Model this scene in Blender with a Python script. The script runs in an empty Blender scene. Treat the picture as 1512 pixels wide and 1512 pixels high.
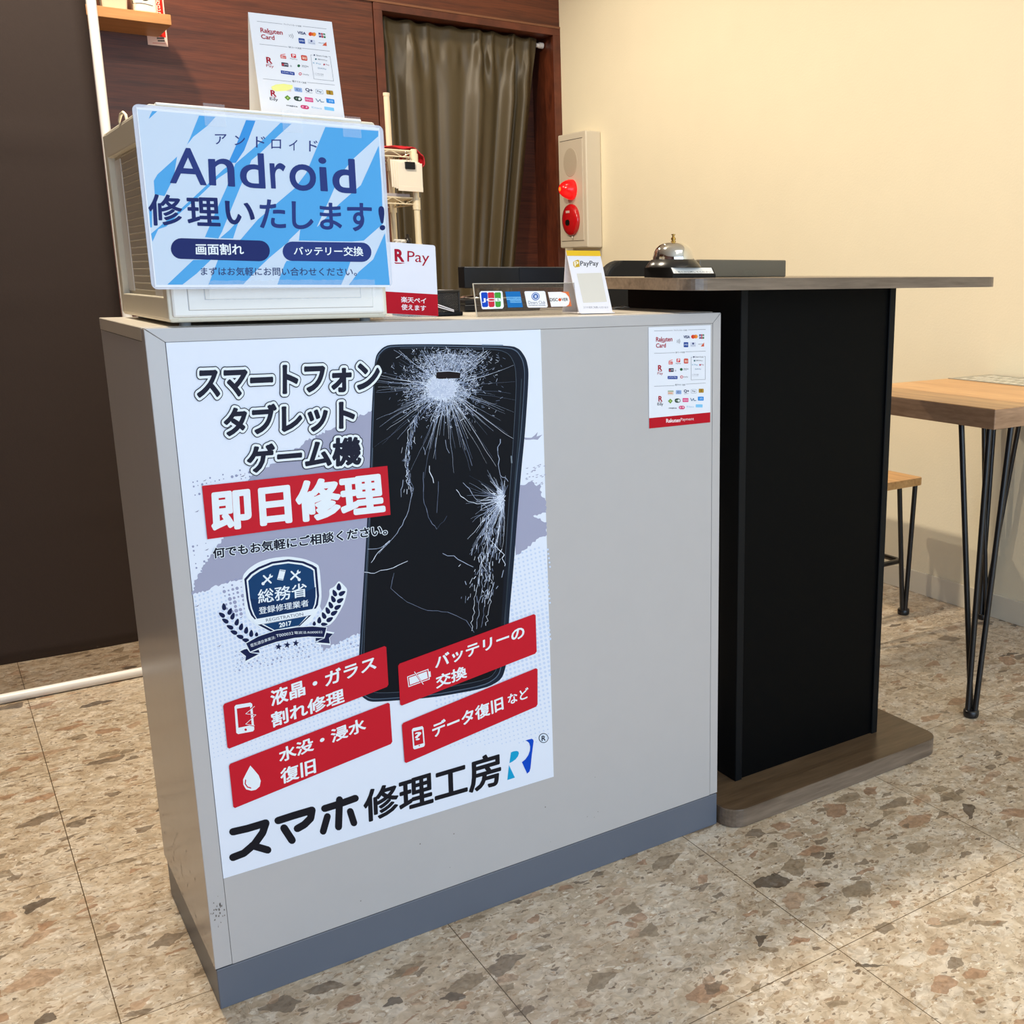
import bpy, bmesh, math, random
import numpy as np
from mathutils import Vector, Matrix, Euler
from mathutils.geometry import delaunay_2d_cdt

scene = bpy.context.scene
COL = scene.collection

# ------------------------------------------------------------------ camera, world, lights
F_PX, CX, CY = 1557.6, 1008.0, 756.0           # focal length and principal point in 1512-frame pixels (off-centre crop)
CAM_LOC = Vector((-0.2204, -1.39885, 0.9912))
CAM_ROT = Euler((1.346916, 0.0, -0.623264), 'XYZ')
cam_data = bpy.data.cameras.new('camera')
cam_data.sensor_width = 36.0
cam_data.lens = 36.0 * F_PX / 1512.0
cam_data.shift_x = -(CX - 756.0) / 1512.0
cam_data.clip_start = 0.02
cam = bpy.data.objects.new('camera', cam_data)
cam.location = CAM_LOC
cam.rotation_euler = CAM_ROT
COL.objects.link(cam)
scene.camera = cam

vs = scene.view_settings
vs.view_transform = 'Standard'
vs.look = 'None'
vs.gamma = 1.0
vs.use_curve_mapping = False
vs.exposure = 0.08

world = bpy.data.worlds.new('world')
scene.world = world
world.use_nodes = True
bg = world.node_tree.nodes['Background']
bg.inputs[0].default_value = (0.80, 0.90, 1.0, 1)
bg.inputs[1].default_value = 0.32

def area(name, loc, target, sx, sy, power, color, disk=False, spread=None):
    l = bpy.data.lights.new(name, 'AREA')
    l.energy = power
    l.color = color
    if disk:
        l.shape = 'DISK'; l.size = sx
    else:
        l.shape = 'RECTANGLE'; l.size = sx; l.size_y = sy
    if spread is not None:
        l.spread = spread
    o = bpy.data.objects.new(name, l)
    o.location = loc
    o.rotation_euler = (Vector(target) - Vector(loc)).to_track_quat('-Z', 'Y').to_euler()
    COL.objects.link(o)
    return o

def spot(name, loc, target, power, color, angle, blend=0.6, radius=0.05):
    l = bpy.data.lights.new(name, 'SPOT')
    l.energy = power
    l.color = color
    l.spot_size = math.radians(angle)
    l.spot_blend = blend
    l.shadow_soft_size = radius
    o = bpy.data.objects.new(name, l)
    o.location = loc
    o.rotation_euler = (Vector(target) - Vector(loc)).to_track_quat('-Z', 'Y').to_euler()
    COL.objects.link(o)
    return o

WARM = (1.0, 0.875, 0.70)
COOL = (0.57, 0.76, 1.0)
# daylight through the shop front behind the camera
area('shopfront_daylight', (0.5, -3.2, 1.3), (0.6, 0.5, 0.75), 3.2, 2.2, 78, COOL)
# lamps in the ceiling, then an added front fill
spot('ceiling_lamp_counter', (-0.03, 0.66, 2.66), (1.40, 0.50, 0.30), 205, WARM, 160, 0.6, 0.085)
spot('ceiling_lamp_rear', (0.24, 2.35, 2.66), (0.30, 2.45, 0.0), 84, WARM, 160, 0.4, 0.03)
spot('ceiling_lamp_door', (1.60, 2.25, 2.66), (1.60, 2.30, 0.0), 14, WARM, 150, 0.6, 0.05)
area('added_front_fill', (1.0, -1.7, 2.68), (1.0, -1.7, 0.0), 1.6, 1.0, 9, (1.0, 0.92, 0.82))  # added soft fill for the shadowed front floor, no known fixture

# ------------------------------------------------------------------ materials
def lin(c):
    def f(x):
        x = x / 255.0
        return x / 12.92 if x <= 0.04045 else ((x + 0.055) / 1.055) ** 2.4
    return (f(c[0]), f(c[1]), f(c[2]), 1.0)

_mats = {}
def mat(name, rgb, rough=0.5, metal=0.0, noise=0.0, scale=20.0, bump=0.0, bscale=None, coat=0.0, spec=0.5, stretch=None):
    """Principled material with a little procedural colour variation and optional bump."""
    if name in _mats:
        return _mats[name]
    m = bpy.data.materials.new(name)
    m.use_nodes = True
    nt = m.node_tree
    b = nt.nodes['Principled BSDF']
    b.inputs['Roughness'].default_value = rough
    b.inputs['Metallic'].default_value = metal
    b.inputs['Specular IOR Level'].default_value = spec
    if coat:
        b.inputs['Coat Weight'].default_value = coat
        b.inputs['Coat Roughness'].default_value = 0.08
    c = lin(rgb)
    b.inputs['Base Color'].default_value = c
    if noise or bump:
        tc = nt.nodes.new('ShaderNodeTexCoord')
        mp = nt.nodes.new('ShaderNodeMapping')
        if stretch:
            mp.inputs['Scale'].default_value = stretch
        nt.links.new(tc.outputs['Object'], mp.inputs['Vector'])
        n = nt.nodes.new('ShaderNodeTexNoise')
        n.inputs['Scale'].default_value = scale
        n.inputs['Detail'].default_value = 4
        nt.links.new(mp.outputs['Vector'], n.inputs['Vector'])
        if noise:
            mx = nt.nodes.new('ShaderNodeMix'); mx.data_type = 'RGBA'
            mx.inputs[6].default_value = tuple(x * (1 - noise) for x in c[:3]) + (1,)
            mx.inputs[7].default_value = tuple(min(1, x * (1 + noise)) for x in c[:3]) + (1,)
            nt.links.new(n.outputs['Fac'], mx.inputs[0])
            nt.links.new(mx.outputs[2], b.inputs['Base Color'])
        if bump:
            n2 = n
            if bscale:
                n2 = nt.nodes.new('ShaderNodeTexNoise')
                n2.inputs['Scale'].default_value = bscale
                n2.inputs['Detail'].default_value = 3
                nt.links.new(mp.outputs['Vector'], n2.inputs['Vector'])
            bp = nt.nodes.new('ShaderNodeBump')
            bp.inputs['Strength'].default_value = bump
            bp.inputs['Distance'].default_value = 0.002
            nt.links.new(n2.outputs['Fac'], bp.inputs['Height'])
            nt.links.new(bp.outputs['Normal'], b.inputs['Normal'])
    _mats[name] = m
    return m

def ink(rgb, rough=0.5):
    return mat('ink_%d_%d_%d' % tuple(rgb), rgb, rough, spec=0.12)

def wood(name, dark, light, rough=0.4, stretch=(1.5, 30, 30), scale=1.6, coat=0.0, mid=0.5):
    if name in _mats:
        return _mats[name]
    m = bpy.data.materials.new(name); m.use_nodes = True
    nt = m.node_tree; N = nt.nodes; L = nt.links
    b = N['Principled BSDF']
    b.inputs['Roughness'].default_value = rough
    if coat:
        b.inputs['Coat Weight'].default_value = coat
        b.inputs['Coat Roughness'].default_value = 0.15
    tc = N.new('ShaderNodeTexCoord'); mp = N.new('ShaderNodeMapping')
    mp.inputs['Scale'].default_value = stretch
    L.new(tc.outputs['Object'], mp.inputs['Vector'])
    n1 = N.new('ShaderNodeTexNoise'); n1.inputs['Scale'].default_value = scale
    n1.inputs['Detail'].default_value = 6; n1.inputs['Distortion'].default_value = 0.8
    n2 = N.new('ShaderNodeTexNoise'); n2.inputs['Scale'].default_value = scale * 5
    n2.inputs['Detail'].default_value = 8
    L.new(mp.outputs['Vector'], n1.inputs['Vector']); L.new(mp.outputs['Vector'], n2.inputs['Vector'])
    ad = N.new('ShaderNodeMath'); ad.operation = 'MULTIPLY_ADD'
    ad.inputs[1].default_value = 0.45
    L.new(n2.outputs['Fac'], ad.inputs[0])
    mu = N.new('ShaderNodeMath'); mu.operation = 'MULTIPLY'; mu.inputs[1].default_value = 0.6
    L.new(n1.outputs['Fac'], mu.inputs[0]); L.new(mu.outputs[0], ad.inputs[2])
    cr = N.new('ShaderNodeValToRGB')
    cr.color_ramp.elements[0].position = 0.36; cr.color_ramp.elements[0].color = lin(dark)
    cr.color_ramp.elements[1].position = 0.68; cr.color_ramp.elements[1].color = lin(light)
    L.new(ad.outputs[0], cr.inputs[0]); L.new(cr.outputs[0], b.inputs['Base Color'])
    _mats[name] = m
    return m

def terrazzo():
    """Vinyl floor tile: pale stone ground with veins, brown, grey and white chips, thin dark joints every 0.45 m."""
    m = bpy.data.materials.new('terrazzo_tile'); m.use_nodes = True
    nt = m.node_tree; N = nt.nodes; L = nt.links
    b = N['Principled BSDF']
    b.inputs['Roughness'].default_value = 0.33
    tc = N.new('ShaderNodeTexCoord')
    def noise(scale, detail, src, dist=0.0):
        n = N.new('ShaderNodeTexNoise'); n.inputs['Scale'].default_value = scale
        n.inputs['Detail'].default_value = detail; n.inputs['Distortion'].default_value = dist
        L.new(src, n.inputs['Vector']); return n
    def math_(op, a, bb=None, c=None):
        q = N.new('ShaderNodeMath'); q.operation = op
        for i, x in enumerate((a, bb, c)):
            if x is None: continue
            if isinstance(x, (int, float)): q.inputs[i].default_value = x
            else: L.new(x, q.inputs[i])
        return q.outputs[0]
    P = tc.outputs['Object']
    # warped coordinates give the chips broken outlines
    wn = noise(60, 4, P)
    va = N.new('ShaderNodeVectorMath'); va.operation = 'SUBTRACT'
    L.new(wn.outputs['Color'], va.inputs[0]); va.inputs[1].default_value = (0.5, 0.5, 0.5)
    vsx = N.new('ShaderNodeVectorMath'); vsx.operation = 'SCALE'; vsx.inputs[3].default_value = 0.016
    L.new(va.outputs[0], vsx.inputs[0])
    vad = N.new('ShaderNodeVectorMath'); vad.operation = 'ADD'
    L.new(P, vad.inputs[0]); L.new(vsx.outputs[0], vad.inputs[1])
    W = vad.outputs[0]
    # ground: fine mottling over a mosaic of pale angular shards
    g = noise(26, 9, W, 1.2)
    gr = N.new('ShaderNodeValToRGB')
    E = gr.color_ramp.elements
    E[0].position = 0.30; E[0].color = lin((168, 148, 124))
    E[1].position = 0.72; E[1].color = lin((232, 218, 198))
    e = E.new(0.5); e.color = lin((208, 190, 164))
    L.new(g.outputs['Fac'], gr.inputs[0])
    col = gr.outputs[0]
    def shards(scale, keep, gap, ramp, seed, stretch, amount=1.0):
        """angular cells of a Voronoi mosaic; only some of them are coloured chips"""
        nonlocal col
        mp = N.new('ShaderNodeMapping'); mp.inputs['Location'].default_value = (seed, seed * 1.7, 0)
        mp.inputs['Rotation'].default_value = (0, 0, seed)
        mp.inputs['Scale'].default_value = stretch
        L.new(W, mp.inputs['Vector'])
        v = N.new('ShaderNodeTexVoronoi'); v.voronoi_dimensions = '2D'; v.inputs['Scale'].default_value = scale
        v2 = N.new('ShaderNodeTexVoronoi'); v2.voronoi_dimensions = '2D'; v2.inputs['Scale'].default_value = scale
        v2.feature = 'DISTANCE_TO_EDGE'
        L.new(mp.outputs['Vector'], v.inputs['Vector']); L.new(mp.outputs['Vector'], v2.inputs['Vector'])
        sp = N.new('ShaderNodeSeparateColor'); L.new(v.outputs['Color'], sp.inputs[0])
        on = math_('LESS_THAN', sp.outputs[0], keep)
        gp = math_('MULTIPLY_ADD', sp.outputs[1], gap[1] - gap[0], gap[0])
        ins = math_('GREATER_THAN', v2.outputs['Distance'], gp)
        f = math_('MULTIPLY', on, ins)
        f = math_('MULTIPLY', f, amount)
        cr = N.new('ShaderNodeValToRGB'); cr.color_ramp.interpolation = 'CONSTANT'
        els = cr.color_ramp.elements
        for i, (p_, c_) in enumerate(ramp):
            if i < 2: el = els[i]; el.position = p_
            else: el = els.new(p_)
            el.color = lin(c_)
        L.new(sp.outputs[2], cr.inputs[0])
        nn = noise(48, 6, W, 1.5)
        rr = N.new('ShaderNodeValToRGB'); rr.color_ramp.elements[0].position = 0.3; rr.color_ramp.elements[0].color = (0.55, 0.53, 0.5, 1)
        rr.color_ramp.elements[1].position = 0.7; rr.color_ramp.elements[1].color = (1.25, 1.25, 1.25, 1)
        L.new(nn.outputs['Fac'], rr.inputs[0])
        mm = N.new('ShaderNodeMix'); mm.data_type = 'RGBA'; mm.blend_type = 'MULTIPLY'; mm.inputs[0].default_value = 0.8
        L.new(cr.outputs[0], mm.inputs[6]); L.new(rr.outputs[0], mm.inputs[7])
        mx = N.new('ShaderNodeMix'); mx.data_type = 'RGBA'
        L.new(f, mx.inputs[0]); L.new(col, mx.inputs[6]); L.new(mm.outputs[2], mx.inputs[7])
        col = mx.outputs[2]
    soft = [(0.0, (212, 196, 172)), (0.25, (198, 178, 152)), (0.5, (224, 212, 194)), (0.75, (190, 168, 140)), (0.9, (232, 222, 206))]
    shards(24, 0.72, (0.0, 0.10), soft, 1.3, (1, 1.5, 1), 0.55)
    shards(70, 0.55, (0.0, 0.15), soft, 2.7, (1, 1.6, 1), 0.5)
    tiny = [(0.0, (146, 118, 90)), (0.35, (238, 230, 214)), (0.6, (176, 146, 114)), (0.88, (98, 80, 64))]
    shards(85, 0.15, (0.05, 0.30), tiny, 4.1, (1, 1.7, 1), 0.7)
    shards(190, 0.12, (0.05, 0.25), tiny, 6.4, (1, 1.5, 1), 0.65)
    big = [(0.0, (172, 134, 104)), (0.28, (150, 132, 108)), (0.5, (188, 158, 130)), (0.72, (128, 112, 94)), (0.93, (84, 72, 62))]
    shards(17, 0.12, (0.04, 0.26), big, 3.2, (1, 1.7, 1), 0.80)
    shards(34, 0.10, (0.04, 0.25), big, 5.7, (1, 1.8, 1), 0.78)
    # fine dark veins
    vn = noise(9, 6, W, 2.5)
    va_ = math_('ABSOLUTE', math_('SUBTRACT', vn.outputs['Fac'], 0.5))
    vf = math_('MULTIPLY', math_('LESS_THAN', va_, 0.006), 0.35)
    vm = N.new('ShaderNodeMix'); vm.data_type = 'RGBA'; L.new(vf, vm.inputs[0]); L.new(col, vm.inputs[6]); vm.inputs[7].default_value = lin((120, 96, 70)); col = vm.outputs[2]
    # joints
    sx = N.new('ShaderNodeSeparateXYZ'); L.new(P, sx.inputs[0])
    def joint(axis, off):
        a = math_('SUBTRACT', axis, off)
        a = math_('DIVIDE', a, 0.45)
        a = math_('FRACT', a, None)
        a = math_('SUBTRACT', a, 0.5)
        a = math_('ABSOLUTE', a, None)
        return math_('GREATER_THAN', a, 0.5 - 0.0016)
    j = math_('MAXIMUM', joint(sx.outputs[0], 0.785 - 4.5), joint(sx.outputs[1], -0.400 - 9.0))
    jm = N.new('ShaderNodeMix'); jm.data_type = 'RGBA'
    L.new(j, jm.inputs[0]); L.new(col, jm.inputs[6]); jm.inputs[7].default_value = lin((96, 78, 54))
    L.new(jm.outputs[2], b.inputs['Base Color'])
    return m

def clear(name, tint, alpha, rough=0.08):
    """Thin clear plastic: tinted see-through with a glossy skin."""
    m = bpy.data.materials.new(name); m.use_nodes = True
    nt = m.node_tree; N = nt.nodes; L = nt.links
    out = N['Material Output']; b = N['Principled BSDF']
    b.inputs['Base Color'].default_value = lin(tint)
    b.inputs['Roughness'].default_value = rough
    t = N.new('ShaderNodeBsdfTransparent')
    mx = N.new('ShaderNodeMixShader'); mx.inputs[0].default_value = alpha
    L.new(t.outputs[0], mx.inputs[1]); L.new(b.outputs[0], mx.inputs[2]); L.new(mx.outputs[0], out.inputs[0])
    return m

# ------------------------------------------------------------------ mesh builder
class MB:
    def __init__(self):
        self.v = []; self.f = []; self.m = []; self.s = []; self.mats = []
    def mi(self, m):
        if m not in self.mats: self.mats.append(m)
        return self.mats.index(m)
    def add(self, verts, faces, m, smooth=False):
        b = len(self.v); i = self.mi(m)
        self.v.extend(Vector(p) for p in verts)
        for f in faces:
            self.f.append([b + k for k in f]); self.m.append(i); self.s.append(smooth)
    def poly(self, pts, m): self.add(pts, [list(range(len(pts)))], m)
    def bm(self, bm, m, smooth=False, M=None):
        bm.verts.index_update()
        self.add([(M @ v.co if M else v.co) for v in bm.verts], [[v.index for v in f.verts] for f in bm.faces], m, smooth)
        bm.free()
    def box(self, a, b, m, bevel=0.0, seg=2, M=None, smooth=False):
        bm = bmesh.new(); bmesh.ops.create_cube(bm, size=1.0)
        a = Vector(a); b = Vector(b)
        for v in bm.verts:
            v.co = Vector(((a.x + b.x) / 2 + v.co.x * (b.x - a.x), (a.y + b.y) / 2 + v.co.y * (b.y - a.y), (a.z + b.z) / 2 + v.co.z * (b.z - a.z)))
        if bevel: bmesh.ops.bevel(bm, geom=list(bm.edges), offset=bevel, segments=seg, affect='EDGES', profile=0.5)
        self.bm(bm, m, smooth, M)
    def prism(self, outline, z0, z1, m, bevel=0.0, M=None, seg=2):
        bm = bmesh.new()
        lo = [bm.verts.new((x, y, z0)) for x, y in outline]; hi = [bm.verts.new((x, y, z1)) for x, y in outline]
        bm.faces.new(lo[::-1]); bm.faces.new(hi)
        n = len(lo)
        for i in range(n): bm.faces.new((lo[i], lo[(i + 1) % n], hi[(i + 1) % n], hi[i]))
        if bevel:
            es = [e for e in bm.edges if abs(e.verts[0].co.z - e.verts[1].co.z) < 1e-9]
            bmesh.ops.bevel(bm, geom=es, offset=bevel, segments=seg, affect='EDGES', profile=0.5)
        self.bm(bm, m, False, M)
    def tube(self, path, r, m, seg=12, caps=True, M=None, closed=False):
        P = [Vector(p) for p in path]; n = len(P)
        rs = r if isinstance(r, (list, tuple)) else [r] * n
        rings = []; up = None
        for i, p in enumerate(P):
            if closed: d = (P[(i + 1) % n] - P[i - 1]).normalized()
            else: d = ((P[min(i + 1, n - 1)] - p).normalized() + (p - P[max(i - 1, 0)]).normalized()).normalized()
            if up is None:
                up = Vector((0, 0, 1)) if abs(d.z) < 0.9 else Vector((1, 0, 0))
            a = d.cross(up).normalized(); up = a.cross(d).normalized()
            rings.append([p + (a * math.cos(2 * math.pi * k / seg) + up * math.sin(2 * math.pi * k / seg)) * rs[i] for k in range(seg)])
        vs_ = [q for ring in rings for q in ring]
        if M: vs_ = [M @ q for q in vs_]
        fs = []
        for i in range(n if closed else n - 1):
            j = (i + 1) % n
            for k in range(seg):
                l = (k + 1) % seg
                fs.append((i * seg + k, i * seg + l, j * seg + l, j * seg + k))
        self.add(vs_, fs, m, True)
        if caps and not closed:
            self.add(vs_[:seg], [list(range(seg))[::-1]], m); self.add(vs_[-seg:], [list(range(seg))], m)
    def lathe(self, prof, c, m, seg=32, M=None, smooth=True):
        c = Vector(c); vs_ = []; fs = []
        for r, z in prof:
            for k in range(seg):
                a = 2 * math.pi * k / seg
                vs_.append(c + Vector((r * math.cos(a), r * math.sin(a), z)))
        for i in range(len(prof) - 1):
            for k in range(seg):
                l = (k + 1) % seg
                fs.append((i * seg + k, i * seg + l, (i + 1) * seg + l, (i + 1) * seg + k))
        if M: vs_ = [M @ q for q in vs_]
        self.add(vs_, fs, m, smooth)
    def build(self, name, parent=None, origin=None):
        me = bpy.data.meshes.new(name)
        o0 = Vector(origin) if origin is not None else (Vector(parent['_o']) if parent is not None else Vector((0, 0, 0)))
        me.from_pydata([v - o0 for v in self.v], [], self.f)
        for m in self.mats: me.materials.append(m)
        me.polygons.foreach_set('material_index', self.m)
        me.polygons.foreach_set('use_smooth', self.s)
        me.update()
        ob = bpy.data.objects.new(name, me)
        COL.objects.link(ob)
        if parent is not None:
            ob.parent = parent
            ob.location = o0 - Vector(parent['_o'])
        else:
            ob.location = o0
        ob['_o'] = tuple(o0)
        return ob

def tag(o, label=None, cat=None, group=None, kind=None):
    if label: o['label'] = label
    if cat: o['category'] = cat
    if group: o['group'] = group
    if kind: o['kind'] = kind
    return o
def thing(name, label, cat, loc, group=None):
    o = bpy.data.objects.new(name, None)
    o.empty_display_size = 0.05
    COL.objects.link(o); o.location = loc; o['_o'] = tuple(loc)
    return tag(o, label, cat, group)

def frame(origin, yaw=0.0, tilt=0.0, roll=0.0):
    """Local axes: x along the width, y depth (away from the viewer), z up; tilt leans the top back, roll turns in its own plane."""
    return Matrix.Translation(origin) @ Matrix.Rotation(yaw, 4, 'Z') @ Matrix.Rotation(-tilt, 4, 'X') @ Matrix.Rotation(roll, 4, 'Y')

def rrect(x0, y0, x1, y1, r, n=6):
    out = []
    for cx, cy, a0 in ((x1 - r, y0 + r, -90), (x1 - r, y1 - r, 0), (x0 + r, y1 - r, 90), (x0 + r, y0 + r, 180)):
        for k in range(n + 1):
            a = math.radians(a0 + 90 * k / n); out.append((cx + r * math.cos(a), cy + r * math.sin(a)))
    return out

# ------------------------------------------------------------------ printed sheets: lettering and shapes laid on a real plane
RCAM = CAM_ROT.to_matrix()
_txt = {}
def glyphs(s, off):
    """Filled lettering as flat faces; off thickens every stroke with a rounded rim."""
    k = (s, off)
    if k in _txt: return _txt[k]
    cu = bpy.data.curves.new('glyph', 'FONT'); cu.body = s; cu.size = 1.0
    cu.resolution_u = 6 if len(s) == 1 else 3
    ob = bpy.data.objects.new('glyph', cu)
    me = ob.to_mesh()
    V = [(v.co.x, v.co.y) for v in me.vertices]; Fc = [tuple(p.vertices) for p in me.polygons]
    ob.to_mesh_clear(); bpy.data.objects.remove(ob); bpy.data.curves.remove(cu)
    if off > 0:
        def key(i): return (round(V[i][0], 4), round(V[i][1], 4))
        cnt = {}
        for f in Fc:
            for i in range(len(f)):
                a, b = key(f[i]), key(f[(i + 1) % len(f)])
                if a != b:
                    e = (a, b) if a < b else (b, a); cnt[e] = cnt.get(e, 0) + 1
        rim = [e for e, c in cnt.items() if c == 1]
        seg = 8 if off < 0.05 else 14
        seen = set(); P2d = [Vector(v) for v in V]; F2d = [list(f) for f in Fc]
        for a, b in rim:
            dx, dy = b[0] - a[0], b[1] - a[1]; l = math.hypot(dx, dy)
            nx, ny = -dy / l * off, dx / l * off
            n0 = len(P2d); P2d += [Vector(q) for q in ((a[0] + nx, a[1] + ny), (a[0] - nx, a[1] - ny), (b[0] - nx, b[1] - ny), (b[0] + nx, b[1] + ny))]
            F2d.append([n0, n0 + 1, n0 + 2, n0 + 3])
            for q in (a, b):
                if q in seen: continue
                seen.add(q); n0 = len(P2d)
                P2d += [Vector((q[0] + off * math.cos(2 * math.pi * t / seg + .1), q[1] + off * math.sin(2 * math.pi * t / seg + .1))) for t in range(seg)]
                F2d.append(list(range(n0, n0 + seg)))
        # melt the pieces of each character into one outline
        r = delaunay_2d_cdt(P2d, [], F2d, 0, 1e-5)
        V = [(v.x, v.y) for v in r[0]]; tri = [tuple(f) for f in r[2]]
        C = np.array([[sum(V[i][0] for i in f) / len(f), sum(V[i][1] for i in f) / len(f)] for f in tri])
        od = np.argsort(C[:, 0]); C = C[od]; tri = [tri[i] for i in od]; cx = C[:, 0].copy()
        cov = np.zeros(len(tri), bool)
        for f in F2d:
            q = [P2d[i] for i in f]
            ar = sum(q[i].x * q[(i + 1) % len(q)].y - q[(i + 1) % len(q)].x * q[i].y for i in range(len(q)))
            if abs(ar) < 1e-9: continue
            if ar < 0: q = q[::-1]
            lo = np.searchsorted(cx, min(v.x for v in q)); hi = np.searchsorted(cx, max(v.x for v in q))
            if hi <= lo: continue
            ins = np.ones(hi - lo, bool); Cs = C[lo:hi]
            for i in range(len(q)):
                u, w = q[i], q[(i + 1) % len(q)]
                ins &= (w.x - u.x) * (Cs[:, 1] - u.y) - (w.y - u.y) * (Cs[:, 0] - u.x) >= -1e-9
            cov[lo:hi] |= ins
        Fc = [t for t, c in zip(tri, cov) if c]
    _txt[k] = (V, Fc)
    return V, Fc

def smooth(pts, n=2):
    for _ in range(n):
        out = []
        for i in range(len(pts)):
            p, q = pts[i], pts[(i + 1) % len(pts)]
            out += [(p[0] * .8 + q[0] * .2, p[1] * .8 + q[1] * .2), (p[0] * .2 + q[0] * .8, p[1] * .2 + q[1] * .8)]
        pts = out
    return pts

class Sheet:
    """A flat printed surface. Artwork is measured in photograph pixels and carried onto the plane where the sheet stands."""
    def __init__(self, point, normal, remap=None):
        self.p = Vector(point); self.n = Vector(normal).normalized()
        if self.n.dot(CAM_LOC - self.p) < 0: self.n = -self.n
        self.remap = remap
        self.step = 0.00008; self.k = 0
    def at(self, px, layer=0):
        x, y = self.remap(px) if self.remap else px
        d = RCAM @ Vector(((x - CX) / F_PX, -(y - CY) / F_PX, -1.0))
        t = self.n.dot(self.p - CAM_LOC) / self.n.dot(d)
        return CAM_LOC + d * t + self.n * (self.step * layer + self.k * 0.0000017)
    def poly(self, mb, pts, rgb, layer=1, rough=0.5):
        self.k = (self.k + 1) % 40
        mb.poly([self.at(q, layer) for q in pts], rgb if not isinstance(rgb, tuple) else ink(rgb, rough))
    def disc(self, mb, c, r, rgb, layer=1, n=14, ry=None, rot=0.0):
        ry = r if ry is None else ry
        cr, sr = math.cos(rot), math.sin(rot)
        pts = []
        for k in range(n):
            a = 2 * math.pi * k / n
            x, y = r * math.cos(a), ry * math.sin(a)
            pts.append((c[0] + x * cr - y * sr, c[1] + x * sr + y * cr))
        self.poly(mb, pts, rgb, layer)
    def stroke(self, mb, path, w, rgb, layer=1, cap=True):
        for (x0, y0), (x1, y1) in zip(path, path[1:]):
            dx, dy = x1 - x0, y1 - y0; l = math.hypot(dx, dy) or 1
            nx, ny = -dy / l * w / 2, dx / l * w / 2
            self.poly(mb, [(x0 + nx, y0 + ny), (x1 + nx, y1 + ny), (x1 - nx, y1 - ny), (x0 - nx, y0 - ny)], rgb, layer)
        if cap:
            for q in path: self.disc(mb, q, w / 2, rgb, layer, 10)
    def text(self, mb, s, quad, rgb, layer=2, off=0.0):
        """quad = bottom-left, bottom-right, top-right, top-left of the inked area."""
        V0, _ = glyphs(s, 0.0)
        V, Fc = glyphs(s, off)
        self.k = (self.k + 1) % 40
        xs = [v[0] for v in V0]; ys = [v[1] for v in V0]
        x0, x1, y0, y1 = min(xs), max(xs), min(ys), max(ys)
        bl, br, tr, tl = quad
        out = []
        for x, y in V:
            a = (x - x0) / (x1 - x0); b = (y - y0) / (y1 - y0)
            px = (1 - b) * ((1 - a) * bl[0] + a * br[0]) + b * ((1 - a) * tl[0] + a * tr[0])
            py = (1 - b) * ((1 - a) * bl[1] + a * br[1]) + b * ((1 - a) * tl[1] + a * tr[1])
            out.append(self.at((px, py), layer))
        mb.add(out, Fc, ink(rgb))

def Z(x0, y0, k):
    """coordinates read off an enlarged crop -> photograph pixels"""
    def f(*pts):
        r = [(x0 + x / k, y0 + y / k) for x, y in pts]
        return r if len(r) > 1 else r[0]
    return f
# ------------------------------------------------------------------ the room
M_cream = mat('cream_plaster', (238, 228, 200), 0.8, noise=0.03, scale=6, bump=0.25, bscale=160)
M_base = mat('cream_vinyl_base', (224, 216, 196), 0.6, noise=0.02, scale=8)
M_wood = wood('red_wood_panel', (62, 27, 13), (104, 51, 27), 0.42, (1.0, 10, 22), 2.4)
M_woodtrim = wood('red_wood_trim', (66, 28, 14), (106, 52, 30), 0.45, (3, 10, 3), 1.5)
M_ceil = mat('white_ceiling', (228, 224, 214), 0.9)

XW, YB, ZC = 2.25, 2.965, 2.7
def struct(name, mb):
    return tag(mb.build(name), kind='structure')

mb = MB(); mb.box((-2.1, -5.0, -0.05), (XW, 3.3, 0.0), terrazzo()); struct('floor', mb)
mb = MB(); mb.box((XW, -5.0, 0), (XW + 0.1, 3.3, ZC), M_cream); struct('wall_right', mb)
mb = MB()
mb.box((-2.05, YB, 0), (1.409, YB + 0.1, 2.034), M_wood)
mb.box((-2.05, YB, 2.037), (XW, YB + 0.1, ZC), M_wood)
struct('wall_back', mb)
mb = MB(); mb.box((-2.1, -5.0, 0), (-2.0, 3.3, ZC), M_wood); struct('wall_left', mb)  # unseen wall, set close in dark wood to cut bounced light
mb = MB(); mb.box((-2.1, -5.0, ZC), (XW + 0.1, 3.3, ZC + 0.1), M_ceil); struct('ceiling', mb)
# doorway recess behind the curtain
mb = MB(); mb.box((1.3, 3.16, 0), (XW, 3.2, 2.1), M_wood); struct('wall_recess', mb)
# casing round the doorway
mb = MB(); mb.box((1.412, YB - 0.006, 0), (1.447, 3.16, 2.0), M_woodtrim, 0.001); struct('trim_1', mb)
mb = MB(); mb.box((2.214, YB - 0.006, 0), (XW, 3.16, 2.0), M_woodtrim, 0.001); struct('trim_2', mb)
mb = MB(); mb.box((1.412, YB - 0.006, 2.0), (XW, 3.16, 2.028), M_woodtrim, 0.001); struct('trim_3', mb)
mb = MB(); mb.box((-2.05, YB - 0.008, 2.028), (XW, YB + 0.05, 2.037), mat('ledge_wood', (118, 76, 52), 0.35), 0.001); struct('trim_4', mb)
mb = MB(); mb.box((XW - 0.006, -5.0, 0), (XW, YB, 0.072), M_base, 0.002); struct('baseboard_right', mb)

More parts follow.
